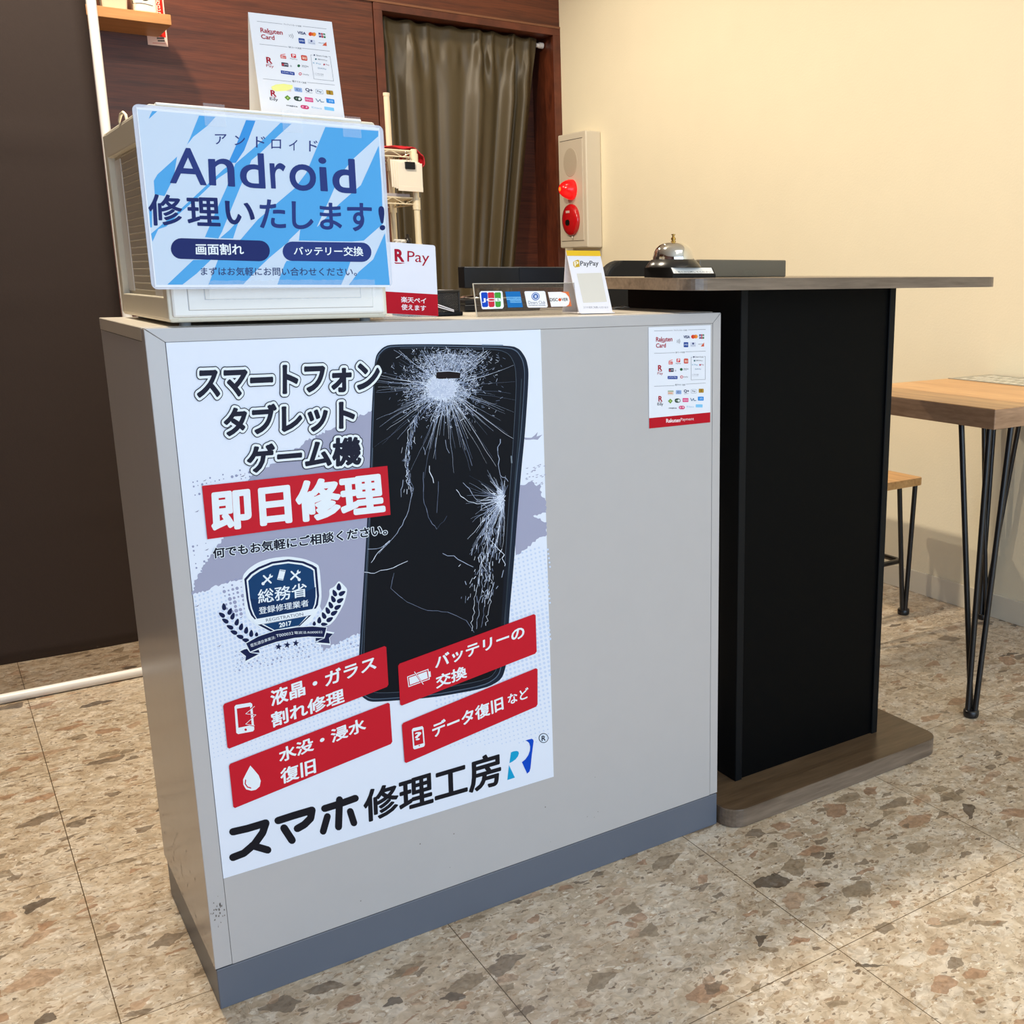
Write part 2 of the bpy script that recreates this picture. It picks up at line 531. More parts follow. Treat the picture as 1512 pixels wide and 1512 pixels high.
# ------------------------------------------------------------------ reception counter
W, D, H, K = 0.863, 0.362, 0.9263, 0.062
M_lam = mat('greige_laminate', (187, 184, 183), 0.24, noise=0.02, scale=30, spec=0.5)
M_lamtop = mat('greige_laminate_top', (208, 200, 186), 0.3, noise=0.02, scale=30)
M_kick = mat('blue_grey_plinth', (98, 104, 116), 0.4, noise=0.03, scale=14)
M_scuff = mat('scuff', (120, 112, 106), 0.6)
M_gap = mat('dark_gap', (96, 90, 84), 0.8)
ctr = thing('reception_counter', 'waist-high greige laminate counter with a blue-grey plinth, posters on its front', 'counter', (W / 2, D / 2, 0))
mb = MB()
mb.box((0.001, 0.002, K), (W - 0.001, D, H - 0.0165), M_gap)
mb.box((0.0005, 0.0225, K), (0.004, D - 0.001, H - 0.0175), M_lam)
mb.box((W - 0.004, 0.0225, K), (W - 0.0005, D - 0.001, H - 0.0175), M_lam)
mb.build('cabinet_body', ctr)
mb = MB(); mb.box((0.0225, 0.0004, K), (W - 0.0172, 0.01, H - 0.0180), M_lam, 0.0002, 1); mb.build('front_panel', ctr)
def mitred(name, pts, y0, y1, m):
    q = MB(); n = len(pts)
    a = [(x, y0, z) for x, z in pts]; b = [(x, y1, z) for x, z in pts]
    bm = bmesh.new(); va = [bm.verts.new(p) for p in a]; vb = [bm.verts.new(p) for p in b]
    bm.faces.new(va); bm.faces.new(vb[::-1])
    for i in range(n): bm.faces.new((va[i], vb[i], vb[(i + 1) % n], va[(i + 1) % n]))
    bmesh.ops.recalc_face_normals(bm, faces=bm.faces)
    bmesh.ops.bevel(bm, geom=list(bm.edges), offset=0.0006, segments=1, affect='EDGES')
    q.bm(bm, m); return q.build(name, ctr)
g = 0.0004
mitred('edge_trim', [(g, H - 0.0006), (W - g, H - 0.0006), (W - 0.0168, H - 0.0176), (0.022, H - 0.0176)], 0.0, 0.022, M_lam)
mitred('edge_trim', [(0, H - 0.0006 - g), (0.0218, H - 0.0178), (0.022, K + 0.0005), (0, K + 0.0005)], 0.0, 0.022, M_lam)
mitred('edge_trim', [(W, H - 0.0006 - g), (W - 0.0166, H - 0.0178), (W - 0.0168, K + 0.0005), (W, K + 0.0005)], 0.0, 0.022, M_lam)
mb = MB(); mb.box((0, 0.022, H - 0.0168), (W, D, H), M_lamtop, 0.0008, 1); mb.build('counter_top', ctr)
mb = MB(); mb.box((0.0012, -0.0006, 0), (W - 0.001, D - 0.02, K - 0.001), M_kick, 0.001, 1); mb.build('plinth', ctr)
# knocks and scuffs low on the corner
mb = MB(); rnd = random.Random(3)
for _ in range(26):
    x = rnd.uniform(0.002, 0.02); z = rnd.gauss(0.148, 0.012); r = rnd.uniform(0.0004, 0.0014)
    mb.poly([(x + r * math.cos(a) * rnd.uniform(.5, 1.3), -0.0003, z + 1.6 * r * math.sin(a) * rnd.uniform(.5, 1.3)) for a in [k * 1.05 for k in range(6)]], M_scuff)
for _ in range(10):
    x = rnd.uniform(0.03, 0.7); z = rnd.uniform(0.07, 0.18); r = rnd.uniform(0.0005, 0.0012)
    mb.poly([(x + r * math.cos(a), 0.0002, z + r * math.sin(a)) for a in [k * 1.05 for k in range(6)]], M_scuff)
for _ in range(60):
    y = rnd.uniform(0.03, 0.34); z = K + abs(rnd.gauss(0, 0.07)) + 0.003; r = rnd.uniform(0.0005, 0.0016)
    mb.poly([(0.0003, y + r * math.cos(a), z + 2.2 * r * math.sin(a)) for a in [k * 1.05 for k in range(6)]], M_scuff)
tag(mb.build('scuff_marks', ctr), kind='stuff')

# ------------------------------------------------------------------ high table behind the counter's right end
M_slab = wood('taupe_wood', (92, 78, 66), (130, 114, 98), 0.32, (2.0, 22, 22), 1.8)
M_slabtop = wood('taupe_wood_base', (84, 66, 48), (112, 92, 70), 0.3, (2.0, 22, 22), 1.8)
M_black = mat('black_melamine', (5, 6, 7), 0.5, noise=0.05, scale=60, bump=0.05, bscale=300, spec=0.07)
ht = thing('standing_table', 'tall bar table, taupe wood slab and foot plate on a wide black pedestal', 'table', (1.14, 0.23, 0))
mb = MB(); mb.prism(rrect(0.762, -0.05, 1.515, 0.52, 0.035, 8), 0.9625, 0.9815, M_slab, 0.0012); mb.build('table_top', ht)
mb = MB(); mb.prism(rrect(0.8655, -0.04, 1.427, 0.50, 0.035, 8), 0.001, 0.0355, M_slab, 0.0008)
mb.prism(rrect(0.867, -0.0385, 1.4255, 0.4985, 0.034, 8), 0.0354, 0.036, M_slabtop); mb.build('foot_plate', ht)
mb = MB(); mb.box((0.952, 0.058, 0.0355), (1.329, 0.41, 0.963), M_black, 0.0008, 1)
mb.build('pedestal', ht)
M_black2 = mat('black_edge_strip', (13, 16, 19), 0.45, spec=0.15)
for x0, x1 in ((0.948, 0.964), (1.317, 1.333)):
    mb = MB(); mb.box((x0, 0.053, 0.0358), (x1, 0.415, 0.9628), M_black2, 0.001, 1); mb.build('corner_strip', ht)

# ------------------------------------------------------------------ low dining table against the right wall
M_oak = wood('light_oak', (196, 140, 84), (232, 182, 122), 0.35, (14, 1.2, 14), 2.0)
M_oakedge = wood('oak_edge', (138, 106, 80), (178, 142, 112), 0.45, (3, 3, 20), 2.0)
M_iron = mat('black_iron', (16, 17, 20), 0.35, 0.0, spec=0.6)
TZ = 0.706
dt = thing('dining_table', 'light wood square dining table on black hairpin legs against the cream wall', 'table', (1.94, 0.30, 0))
mb = MB(); mb.box((1.623, 0.027, TZ - 0.044), (2.242, 0.535, TZ - 0.0008), M_oakedge, 0.002)
mb.box((1.6245, 0.0285, TZ - 0.001), (2.2405, 0.5335, TZ), M_oak); mb.build('table_top', dt)
def hairpin(parent, foot, tops, zt, r=0.0066, mt=None, name='leg', rods=True):
    q = MB(); fx, fy = foot
    for i, (tx, ty) in enumerate(tops):
        a = 2 * math.pi * i / max(3, len(tops)) + 0.7
        bx, by = fx + 0.009 * math.cos(a), fy + 0.009 * math.sin(a)
        if len(tops) == 2:
            dx, dy = tx - fx, ty - fy; l = math.hypot(dx, dy) or 1
            bx, by = fx + 0.009 * dx / l, fy + 0.009 * dy / l
        q.tube([(bx, by, 0.006), (tx, ty, zt)], r, M_iron, 12)
    xs = [t[0] for t in tops]; ys = [t[1] for t in tops]
    q.box((min(xs) + 0.002, min(ys) + 0.002, zt - 0.0025), (max(xs) - 0.002, max(ys) - 0.002 + (0.006 if len(tops) == 2 else 0), zt), M_iron)
    o = q.build(name, parent)
    c = MB(); c.lathe([(0.0, 0.0), (0.016, 0.0), (0.0175, 0.004), (0.0175, 0.014), (0.015, 0.017), (0.0, 0.017)], (fx, fy, 0.0005), M_iron, 20)
    c2 = c.build('foot_cap', o)
    return o
hairpin(dt, (1.628, 0.043), [(1.640, 0.129), (1.650, 0.060), (1.692, 0.036)], TZ - 0.044)
hairpin(dt, (2.226, 0.043), [(2.220, 0.129), (2.208, 0.060), (2.160, 0.036)], TZ - 0.044)
hairpin(dt, (1.640, 0.515), [(1.645, 0.430), (1.660, 0.505), (1.720, 0.520)], TZ - 0.044)
hairpin(dt, (2.212, 0.478), [(2.226, 0.400), (2.234, 0.500), (2.184, 0.505)], TZ - 0.044)

# laminated sheet lying on the far side of the table
ms = thing('menu_sheet', 'grey laminated sheet with pale lettering lying on the dining table by the wall', 'menu', (2.15, 0.39, TZ))
mb = MB(); mb.box((2.060, 0.250, TZ + 0.0003), (2.243, 0.530, TZ + 0.0018), mat('grey_laminate', (150, 150, 140), 0.18, spec=0.6), 0.0004, 1); mb.build('sheet', ms)
mb = MB(); rnd = random.Random(8)
for k in range(9):
    y = 0.27 + k * 0.027
    for j in range(3):
        x = 2.075 + j * 0.05; w = rnd.uniform(0.02, 0.044)
        mb.box((x, y, TZ + 0.0018), (x + w, y + rnd.uniform(0.008, 0.016), TZ + 0.002), mat('pale_print', (236, 232, 216), 0.25))
mb.build('printing', ms)

# ------------------------------------------------------------------ stool
st = thing('stool', 'low stool with light wood seat and black rod legs beside the cream wall', 'stool', (1.91, 0.75, 0))
SZ = 0.42
mb = MB(); mb.prism(rrect(1.765, 0.600, 2.060, 0.895, 0.008), SZ - 0.022, SZ, wood('stool_oak', (196, 140, 80), (232, 180, 114), 0.35, (14, 1.2, 14), 2.0), 0.002); mb.build('seat', st)
for fx, fy, sx, sy in ((2.056, 0.645, -1, 1), (1.769, 0.645, 1, 1), (2.056, 0.850, -1, -1), (1.769, 0.850, 1, -1)):
    hairpin(st, (fx, fy), [(fx + sx * 0.070, fy - sy * 0.026), (fx + sx * 0.012, fy - sy * 0.032)], SZ - 0.022, 0.0072)
mb = MB(); z = 0.165
mb.tube([(1.79, 0.652, z), (2.030, 0.652, z), (2.040, 0.665, z), (2.040, 0.832, z), (2.030, 0.844, z), (1.79, 0.844, z), (1.78, 0.832, z), (1.78, 0.665, z)], 0.0075, M_iron, 10, closed=True); mb.build('footrest', st)

# ------------------------------------------------------------------ brown screen on a white tube frame
M_fab = mat('brown_fabric', (50, 39, 34), 0.75, noise=0.06, scale=90, bump=0.12, bscale=260, spec=0.25)
M_wtube = mat('white_tube', (236, 232, 226), 0.3)
sc = thing('partition_screen', 'tall dark brown fabric screen hung on a white tube frame at the left', 'screen', (-0.6, 1.42, 0))
mb = MB(); nx, nz = 46, 60
vv = []; ff = []
x0, x1, zb, zt = -1.30, 0.181, 0.092, 1.96
for j in range(nz + 1):
    for i in range(nx + 1):
        u = i / nx; v = j / nz; x = x0 + (x1 - x0) * u; z = zb + (zt - zb) * v
        y = 1.425 + 0.003 * math.sin(u * 19 + v * 2) + 0.002 * math.sin(v * 9 + u * 5)
        for zc, amp in ((1.30, 0.004), (0.965, 0.003), (0.45, 0.003)):
            y -= amp * math.exp(-((z - zc - 0.03 * math.sin(u * 6)) / 0.012) ** 2)
        vv.append((x, y, z))
for j in range(nz):
    for i in range(nx):
        a = j * (nx + 1) + i; ff.append((a, a + 1, a + nx + 2, a + nx + 1))
mb.add(vv, ff, M_fab, True)
fo = mb.build('fabric', sc); md = fo.modifiers.new('thick', 'SOLIDIFY'); md.thickness = 0.002
for px in (0.192, -1.31):
    mb = MB(); mb.tube([(px, 1.42, 0.012), (px, 1.42, 0.92)], 0.0105, M_wtube, 16)
    mb.tube([(px, 1.42, 0.93), (px, 1.42, 1.98)], 0.0105, M_wtube, 16)
    mb.tube([(px, 1.42, 0.915), (px, 1.42, 0.935)], 0.0102, M_wtube, 16); mb.build('pole', sc)
mb = MB(); mb.tube([(-1.31, 1.42, 0.012), (0.192, 1.42, 0.012)], 0.0115, M_wtube, 16); mb.build('bottom_rail', sc)
mb = MB(); mb.tube([(-1.31, 1.42, 1.975), (0.192, 1.42, 1.975)], 0.0105, M_wtube, 16); mb.build('top_rail', sc)

# ------------------------------------------------------------------ curtain in the doorway
M_cur = mat('olive_brown_curtain', (78, 67, 46), 0.42, noise=0.10, scale=6, bump=0.06, bscale=400, spec=0.45, stretch=(40, 40, 2))
ct = thing('curtain', 'olive brown pleated curtain hanging in the wooden doorway', 'curtain', (1.80, 3.02, 1.98))
mb = MB(); nx, nz = 260, 110; vv = []; ff = []
zt, zb = 1.990, 0.03
# each fold: position at the top, position at the hem, width, depth
folds = [(0.03, 0.02, .026, .026), (0.18, 0.21, .055, .040), (0.285, 0.34, .030, .022), (0.43, 0.46, .060, .014), (0.605, 0.585, .040, .050), (0.69, 0.70, .034, .030), (0.83, 0.80, .030, .050), (0.94, 0.93, .035, .034)]
for j in range(nz + 1):
    v = j / nz; z = zt + (zb - zt) * v
    xl = 1.456 + 0.03 * v; xr = 2.172 - 0.15 * (zt - z)
    body = min(1.0, max(0.0, (v - 0.03) / 0.10)); head = math.exp(-((v - 0.055) / 0.022) ** 2)
    for i in range(nx + 1):
        u = i / nx; y = 3.030
        for pt_, pb_, w_, d_ in folds:
            p_ = pt_ + (pb_ - pt_) * v
            wd = w_ * (0.55 + 0.75 * body)
            y -= d_ * (0.35 + 0.65 * body + 0.25 * head) * math.exp(-((u - p_) / wd) ** 2)
            y += d_ * 0.35 * body * math.exp(-((u - p_ - 1.7 * wd) / (wd * .8)) ** 2)
        y += 0.004 * math.sin(u * 14 + 2.0 * v) * body + 0.005 * math.sin(u * 7 - 3 * v)
        y += 0.003 * head * math.sin(u * 90)
        x = xl + (xr - xl) * u
        vv.append((x, min(y, 3.044), z + 0.004 * math.sin(u * 47) * math.exp(-v * 60)))
for j in range(nz):
    for i in range(nx):
        a = j * (nx + 1) + i; ff.append((a, a + 1, a + nx + 2, a + nx + 1))
mb.add(vv, ff, M_cur, True); co = mb.build('cloth', ct)
md = co.modifiers.new('thick', 'SOLIDIFY'); md.thickness = 0.0015
mb = MB(); mb.tube([(1.449, 3.054, 1.972), (2.212, 3.054, 1.972)], 0.006, M_wtube, 12)
mb.tube([(2.190, 3.046, 1.970), (2.209, 3.046, 1.970)], 0.013, M_wtube, 14); mb.tube([(2.176, 3.050, 1.970), (2.192, 3.050, 1.970)], 0.009, M_wtube, 14)
mb.build('rod', ct)

# ------------------------------------------------------------------ fire alarm panel on the cream wall
M_ivory = mat('ivory_metal', (214, 204, 184), 0.4)
M_ivory2 = mat('ivory_face', (208, 196, 176), 0.45)
M_red = mat('signal_red', (196, 16, 24), 0.25, coat=0.5)
fa = thing('fire_alarm_box', 'ivory wall box with a speaker grille, glowing red lamp and red call button', 'fire alarm', (XW, 2.75, 1.33))
X0 = 2.175
y0, y1, z0, z1 = 2.632, 2.870, 1.094, 1.572
mb = MB(); mb.box((X0, y0, z0), (XW, y1, z1), M_ivory, 0.006, 3); mb.build('housing', fa)
mb = MB(); mb.box((X0 - 0.003, y0 + 0.028, z0 + 0.03), (X0 + 0.001, y1 - 0.018, z1 - 0.03), M_ivory2, 0.0008, 1)
for zz in (z0 + 0.0285, z1 - 0.0295):
    mb.box((X0 - 0.0008, y0 + 0.028, zz), (X0 + 0.001, y1 - 0.018, zz + 0.0025), mat('dark_line', (70, 62, 52), 0.6))
mb.build('front_plate', fa)
RX = lambda c: Matrix.Translation(c) @ Matrix.Rotation(-math.pi / 2, 4, 'Y')      # local z -> -x (out of the wall)
yc = 2.752
mb = MB(); mb.lathe([(0.0, 0.0), (0.0, 0.0012), (0.058, 0.0012), (0.060, 0.0)], (0, 0, 0), mat('speaker_mesh', (190, 177, 156), 0.6), 36, RX((X0 - 0.003, yc + 0.008, 1.452)), False)
ds = MB()
for i in range(-9, 10):
    for j in range(-9, 10):
        if i * i + j * j < 84:
            a, b2 = yc + 0.008 + i * 0.0058, 1.452 + j * 0.0058
            ds.poly([(X0 - 0.0044, a + 0.0014 * math.cos(t), b2 + 0.0014 * math.sin(t)) for t in [q * 1.047 for q in range(6)]], mat('grille_hole', (172, 158, 136), 0.8))
grl = mb.build('speaker_grille', fa); ds.build('grille_holes', grl)
M_lamp = bpy.data.materials.new('red_lamp'); M_lamp.use_nodes = True
b_ = M_lamp.node_tree.nodes['Principled BSDF']; b_.inputs['Base Color'].default_value = lin((220, 10, 14)); b_.inputs['Roughness'].default_value = 0.2
b_.inputs['Emission Color'].default_value = (1.0, 0.012, 0.012, 1); b_.inputs['Emission Strength'].default_value = 0.55
M_bulb = bpy.data.materials.new('lamp_filament'); M_bulb.use_nodes = True
b_ = M_bulb.node_tree.nodes['Principled BSDF']; b_.inputs['Base Color'].default_value = lin((255, 90, 20))
b_.inputs['Emission Color'].default_value = (1.0, 0.22, 0.02, 1); b_.inputs['Emission Strength'].default_value = 1.1
mb = MB(); mb.lathe([(0.043, 0.0), (0.043, 0.010), (0.0415, 0.018), (0.037, 0.030), (0.031, 0.042), (0.023, 0.053), (0.013, 0.060), (0.0, 0.062)], (0, 0, 0), M_lamp, 36, RX((X0 - 0.003, yc - 0.002, 1.338)))
lp = mb.build('lamp_dome', fa)
mb = MB(); M_ = RX((X0 - 0.003, yc - 0.002, 1.338))
mb.lathe([(0.0, 0.0622), (0.004, 0.0619), (0.008, 0.0613), (0.009, 0.0606)], (0, 0, 0), M_bulb, 16, M_); mb.build('lamp_glow', lp)
mb = MB(); mb.lathe([(0.066, 0.0), (0.066, 0.010), (0.062, 0.016), (0.045, 0.021), (0.0, 0.023)], (0, 0, 0), M_red, 40, RX((X0 - 0.003, yc + 0.002, 1.212)))
cp = mb.build('call_point', fa)
mb = MB(); mb.prism(rrect(-0.012, -0.017, 0.012, 0.017, 0.011), 0.0225, 0.0245, mat('button_black', (18, 14, 14), 0.25), 0.0, RX((X0 - 0.003, yc + 0.004, 1.200))); mb.build('button', cp)
mb = MB(); mb.box((X0 - 0.0265, yc - 0.012, 1.240), (X0 - 0.0245, yc + 0.016, 1.250), mat('button_label', (226, 190, 180), 0.4)); mb.build('button_label', cp)
mb = MB(); mb.lathe([(0.0, 0.0), (0.004, 0.001), (0.003, 0.01), (0.0, 0.012)], (X0 - 0.008, yc - 0.004, 1.132), M_ivory, 12); mb.build('key_tab', cp)

# ------------------------------------------------------------------ wall shelf and what stands on it
M_beech = wood('beech_shelf', (182, 124, 70), (208, 150, 90), 0.4, (1.5, 20, 20), 1.5)
sh = thing('wall_shelf', 'light wood shelf board on the red wood wall at the upper left', 'shelf', (0.2, YB, 1.81))
mb = MB(); mb.box((-0.45, 2.735, 1.805), (0.621, YB, 1.838), M_beech, 0.0015); mb.build('board', sh)
for bx in (-0.2, 0.3):
    mb = MB(); mb.box((bx, 2.78, 1.797), (bx + 0.02, YB, 1.805), M_iron); mb.box((bx, YB - 0.006, 1.77), (bx + 0.02, YB, 1.80), M_iron)
    mb.build('bracket', sh)
# objects on the wall shelf
mb = MB()
bm = bmesh.new(); bmesh.ops.create_cube(bm, size=1.0)
for v in bm.verts:
    k = 0.036 if v.co.z < 0 else 0.044
    v.co = Vector((0.458 + v.co.x * 2 * k, 2.80 + v.co.y * 2 * k, 1.8385 + (v.co.z + 0.5) * 0.11))
bmesh.ops.bevel(bm, geom=list(bm.edges), offset=0.003, segments=2, affect='EDGES')
mb.bm(bm, mat('beige_pot', (222, 200, 168), 0.5))
tag(mb.build('plant_pot', None, (0.458, 2.80, 1.8385)), 'square beige pot on the wall shelf, left of the white jar', 'pot')
mb = MB(); M_jar = mat('cream_ceramic', (246, 240, 222), 0.3)
mb.box((0.517, 2.768, 1.8385), (0.588, 2.838, 1.958), M_jar, 0.010, 4, smooth=True)
jar = thing('jar', 'cream white square jar with a thin black curve on the wall shelf', 'jar', (0.552, 2.80, 1.8385))
mb.build('body', jar)
S = Sheet((0.55, 2.7675, 1.87), (0, -1, 0)); q = Z(185, 0, 18.9)
mb = MB(); S.stroke(mb, q((215, 98), (330, 85), (470, 92), (600, 115), (700, 145), (765, 165)), 0.9, (40, 36, 30), 2)
S.poly(mb, q((185, 20), (205, 20), (218, 95), (195, 95)), (34, 30, 26), 2); S.disc(mb, q((560, -14)), 4.4, (20, 18, 18), 2, ry=1.9)
mb.build('black_line', jar)
mb = MB(); mb.box((0.36, 2.77, 1.8385), (0.407, 2.83, 1.95), mat('dark_box', (46, 36, 30), 0.5), 0.003)
tag(mb.build('small_box', None, (0.383, 2.80, 1.8385)), 'small dark box at the screen end of the wall shelf', 'box')
# red notice on the wall behind the shelf end
S = Sheet((0.62, YB - 0.0012, 1.85), (0, -1, 0)); q = Z(185, 0, 18.9)
nt_ = thing('wall_notice', 'narrow red and white security notice on the wood wall behind the shelf end', 'notice', (0.62, YB, 1.86))
mb = MB(); x0, x1, zb, zt = 0.583, 0.6485, 1.776, 2.02
mb.box((x0, YB - 0.0012, zb), (x1, YB + 0.0002, zt), mat('notice_white', (236, 200, 186), 0.4)); mb.build('sheet', nt_)
mb = MB(); mb.box((x0 + 0.004, YB - 0.0016, 1.8065), (x1 - 0.0045, YB - 0.0011, zt - 0.004), ink((212, 40, 28))); mb.build('red_panel', nt_)
S = Sheet((0.62, YB - 0.0018, 1.85), (0, -1, 0))
mb = MB(); W_ = (250, 222, 200)
S.text(mb, '防', q((790, 115), (965, 120), (960, -40), (785, -45)), W_, 1, 0.02)
S.text(mb, '犯', q((800, 285), (985, 300), (975, 140), (790, 130)), W_, 1, 0.02)
S.text(mb, 'カ', q((815, 440), (985, 450), (985, 312), (810, 305)), W_, 1, 0.02)
mb.build('lettering', nt_)
mb = MB(); S.poly(mb, q((880, 1045), (1090, 1040), (1092, 1090), (880, 1090)), (96, 92, 92), 1)
S.poly(mb, q((905, 1118), (1100, 1118), (1100, 1160), (905, 1158)), (96, 92, 92), 1)
S.poly(mb, q((760, 1190), (1130, 1215), (1130, 1230), (760, 1205)), (206, 110, 100), 1)
mb.build('fine_print', nt_)

# ------------------------------------------------------------------ big repair poster on the counter front
RED = (200, 28, 44); NAVY = (24, 28, 60); WHT = (236, 244, 250); INKB = (24, 24, 32)
S = Sheet((0.3, -0.0004, 0.5), (0, -1, 0))
po = thing('repair_poster', 'large white poster with a cracked black phone and red banners on the counter front', 'poster', (0.275, -0.001, 0.193))
mb = MB()
Pw = mat('poster_paper', (230, 237, 250), 0.45, spec=0.2)
mb.box((0.0222, -0.0009, 0.1935), (0.5272, 0.0002, 0.9085), Pw); mb.build('sheet', po)
S.p = Vector((0.3, -0.0009, 0.5))
rnd = random.Random(11)
def ragged(pts, amp, n, closed=True, fixed=()):
    out = []
    for i in range(len(pts)):
        a = pts[i]; b = pts[(i + 1) % len(pts)]
        out.append(a)
        if i in fixed: continue
        L_ = math.hypot(b[0] - a[0], b[1] - a[1]); k = max(1, int(L_ / n))
        nx, ny = -(b[1] - a[1]) / (L_ or 1), (b[0] - a[0]) / (L_ or 1)
        for j in range(1, k):
            t = j / k; d = rnd.uniform(-amp, amp)
            out.append((a[0] + (b[0] - a[0]) * t + nx * d, a[1] + (b[1] - a[1]) * t + ny * d))
    return out
GR = (164, 166, 190)
mb = MB()
S.poly(mb, ragged([(549, 606), (549, 800), (420, 834), (362, 852), (330, 862), (284, 879), (287, 860), (303, 833), (332, 790), (360, 712), (395, 690), (425, 671), (455, 650), (500, 627)], 2.2, 2.6, fixed=(0, 1)), GR, 2)
S.poly(mb, ragged([(420, 828), (549, 795), (541, 932), (520, 938), (505, 947), (492, 951), (478, 962), (470, 945), (480, 905)], 2.2, 2.6, fixed=(0, 1)), GR, 2)
B = Z(500, 470, 4.32)
S.poly(mb, ragged(B((1150, 1075), (1200, 1055), (1235, 1040), (1262, 1070), (1290, 1050), (1290, 1120), (1325, 1170), (1326, 1240), (1240, 1260), (1328, 1300), (1328, 1380), (1260, 1410), (1230, 1440), (1180, 1480), (1130, 1512), (1120, 1300)), 1.8, 2.6, fixed=(14, 15)), GR, 2)
S.poly(mb, ragged(B((1180, 760), (1230, 762), (1270, 725), (1262, 755), (1300, 742), (1270, 775), (1190, 775)), 0.8, 5), GR, 1)
for _ in range(26):
    x = rnd.uniform(1160, 1320); y = rnd.uniform(930, 1060)
    c_ = B((x, y)); S.poly(mb, [(c_[0] - 2, c_[1] + .4), (c_[0] + rnd.uniform(1, 4), c_[1] - 1), (c_[0] + 1, c_[1] + 1)], GR, 1)
for _ in range(30):     # dry brush splinters left
    x = rnd.uniform(285, 420); y = rnd.uniform(700, 980); l = rnd.uniform(2, 9)
    S.poly(mb, [(x, y), (x + l, y - l * .4 - .5), (x + l * .6, y - l * .1 + .4)], (140, 142, 165), 1)
# halftone dots
DOT = (206, 220, 243)
for i in range(-10, 90):
    for j in range(-4, 90):
        u, v = i * 6.4, j * 6.4
        x = 292 + u * 0.96 + v * 0.12; y = 860 - u * 0.30 + v * 1.0
        left = 270 < x < 535 and y > 872; right = x > 640 and y > 800 + (830 - x) * 0.25
        xl = 281 + (y - 850) * 0.107; 
        if not (left or right) or x < xl + 3 or x > 812 or y > 1120 - (x - 330) * 0.05: continue
        r = 2.3 * max(0.25, 1 - max(0, y - 960) / 260)
        if y < 900: r *= 0.7
        S.disc(mb, (x, y), r, DOT, 1, 7)
for i in range(60):     # darker dots fading in around the brush stroke
    for j in range(10):
        x = 330 + i * 6.2 - j * 1.5; y = 968 - i * 1.9 + j * 6.2
        if 345 < x < 530 and 945 < y < 1010 and abs(y - (975 - (x - 330) * .2)) < 22:
            S.disc(mb, (x, y), 0.4 + 1.3 * rnd.random() ** 2, (160, 168, 198), 3, 7)
for i in range(20):
    for j in range(9):
        x = 285 + i * 6.3 + j * 1.0; y = 712 - i * 1.6 + j * 6.3
        if rnd.random() < .5 and x < 380 and 690 < y < 735: S.disc(mb, (x, y), rnd.uniform(.5, 2.2), (150, 156, 186), 3, 7)
        y2 = y + 95
        if rnd.random() < .5 and x < 370: S.disc(mb, (x, y2), rnd.uniform(.5, 2.0), (150, 156, 186), 1, 7)
        y3 = y + 160
        if rnd.random() < .7 and 330 < x < 365: S.disc(mb, (x, y3), rnd.uniform(1, 3.0), (156, 160, 190), 2, 8)
mb.build('brush_pattern', po)

# cracked phone picture
mb = MB()
outer = [(553.2, 535), (556, 523), (565, 513), (576, 508.5), (640, 508), (755, 510), (768, 516), (777, 530), (780.5, 547), (779.5, 575), (775, 640), (770, 690), (764, 760), (758, 840), (752, 905), (748, 980), (741, 1003), (718, 1016), (640, 1030), (562, 1036), (545, 1036), (533, 1028), (527, 1012), (529, 985), (534, 900), (541, 790), (546, 690), (549, 600)]
inner2 = [(554.5, 540), (557, 525), (566, 515), (576, 510.5), (640, 510), (752, 512.5), (764, 518), (772, 531), (775, 547), (774, 575), (769.5, 640), (764, 690), (758, 760), (752, 840), (746, 905), (742, 978), (736, 999), (716, 1012.5), (640, 1026.5), (562, 1032.5), (546, 1032.5), (535, 1025.5), (530, 1010), (532, 985), (537, 900), (543.5, 790), (548, 690), (551, 600)]
screen = [(552.5, 548), (557, 530), (568, 518), (582, 514), (640, 514.2), (735, 516), (752, 523), (760.5, 540), (762, 572), (757.5, 650), (752.5, 720), (747, 800), (741, 900), (735.5, 985), (722, 1003), (640, 1018), (560, 1023.5), (542, 1019), (536, 1002), (539.5, 900), (545.5, 790), (550, 690), (552.2, 600)]
outer, inner2, screen = smooth(outer), smooth(inner2), smooth(screen)
S.poly(mb, outer, (26, 36, 52), 4)
S.poly(mb, inner2, (92, 108, 128), 4.7)
S.poly(mb, [(x + (0.8 if x < 650 else -0.8), y + (1.2 if y < 600 else -1.0)) for x, y in inner2], (18, 24, 36), 5.4)
for k in range(len(screen)):
    S.stroke(mb, [screen[k], screen[(k + 1) % len(screen)]], 1.0, (88, 102, 118), 6, False)
S.poly(mb, screen, (10, 13, 20), 7)
S.stroke(mb, [(770, 560), (765, 650), (757, 750), (748, 880), (742, 975)], 1.6, (44, 56, 66), 6)
S.stroke(mb, B((1100, 880), (1103, 920)), 2.0, (120, 132, 142), 8)
S.stroke(mb, [(712, 509.2), (742, 509.8)], 1.6, (120, 140, 160), 6)
def inside(p, poly):
    c = False; n = len(poly)
    for i in range(n):
        a, b = poly[i], poly[i - 1]
        if (a[1] > p[1]) != (b[1] > p[1]) and p[0] < (b[0] - a[0]) * (p[1] - a[1]) / (b[1] - a[1]) + a[0]: c = not c
    return c
CR = [(222, 230, 244), (170, 182, 206), (120, 132, 158), (74, 84, 106)]
def crack(c, ang, length, w, col, lay=9, wob=0.16, start=0.0):
    x, y = c[0] + math.cos(ang) * start, c[1] + math.sin(ang) * start
    n = max(2, int(length / 7)); a = ang; pts = [(x, y)]
    for k in range(n):
        a += rnd.gauss(0, wob); a += (ang - a) * 0.3
        x += math.cos(a) * length / n; y += math.sin(a) * length / n
        if not inside((x, y), screen): break
        pts.append((x, y))
    for k in range(len(pts) - 1):
        f = 1 - 0.75 * k / n
        S.stroke(mb, [pts[k], pts[k + 1]], w * f, col, lay, False)
    return pts
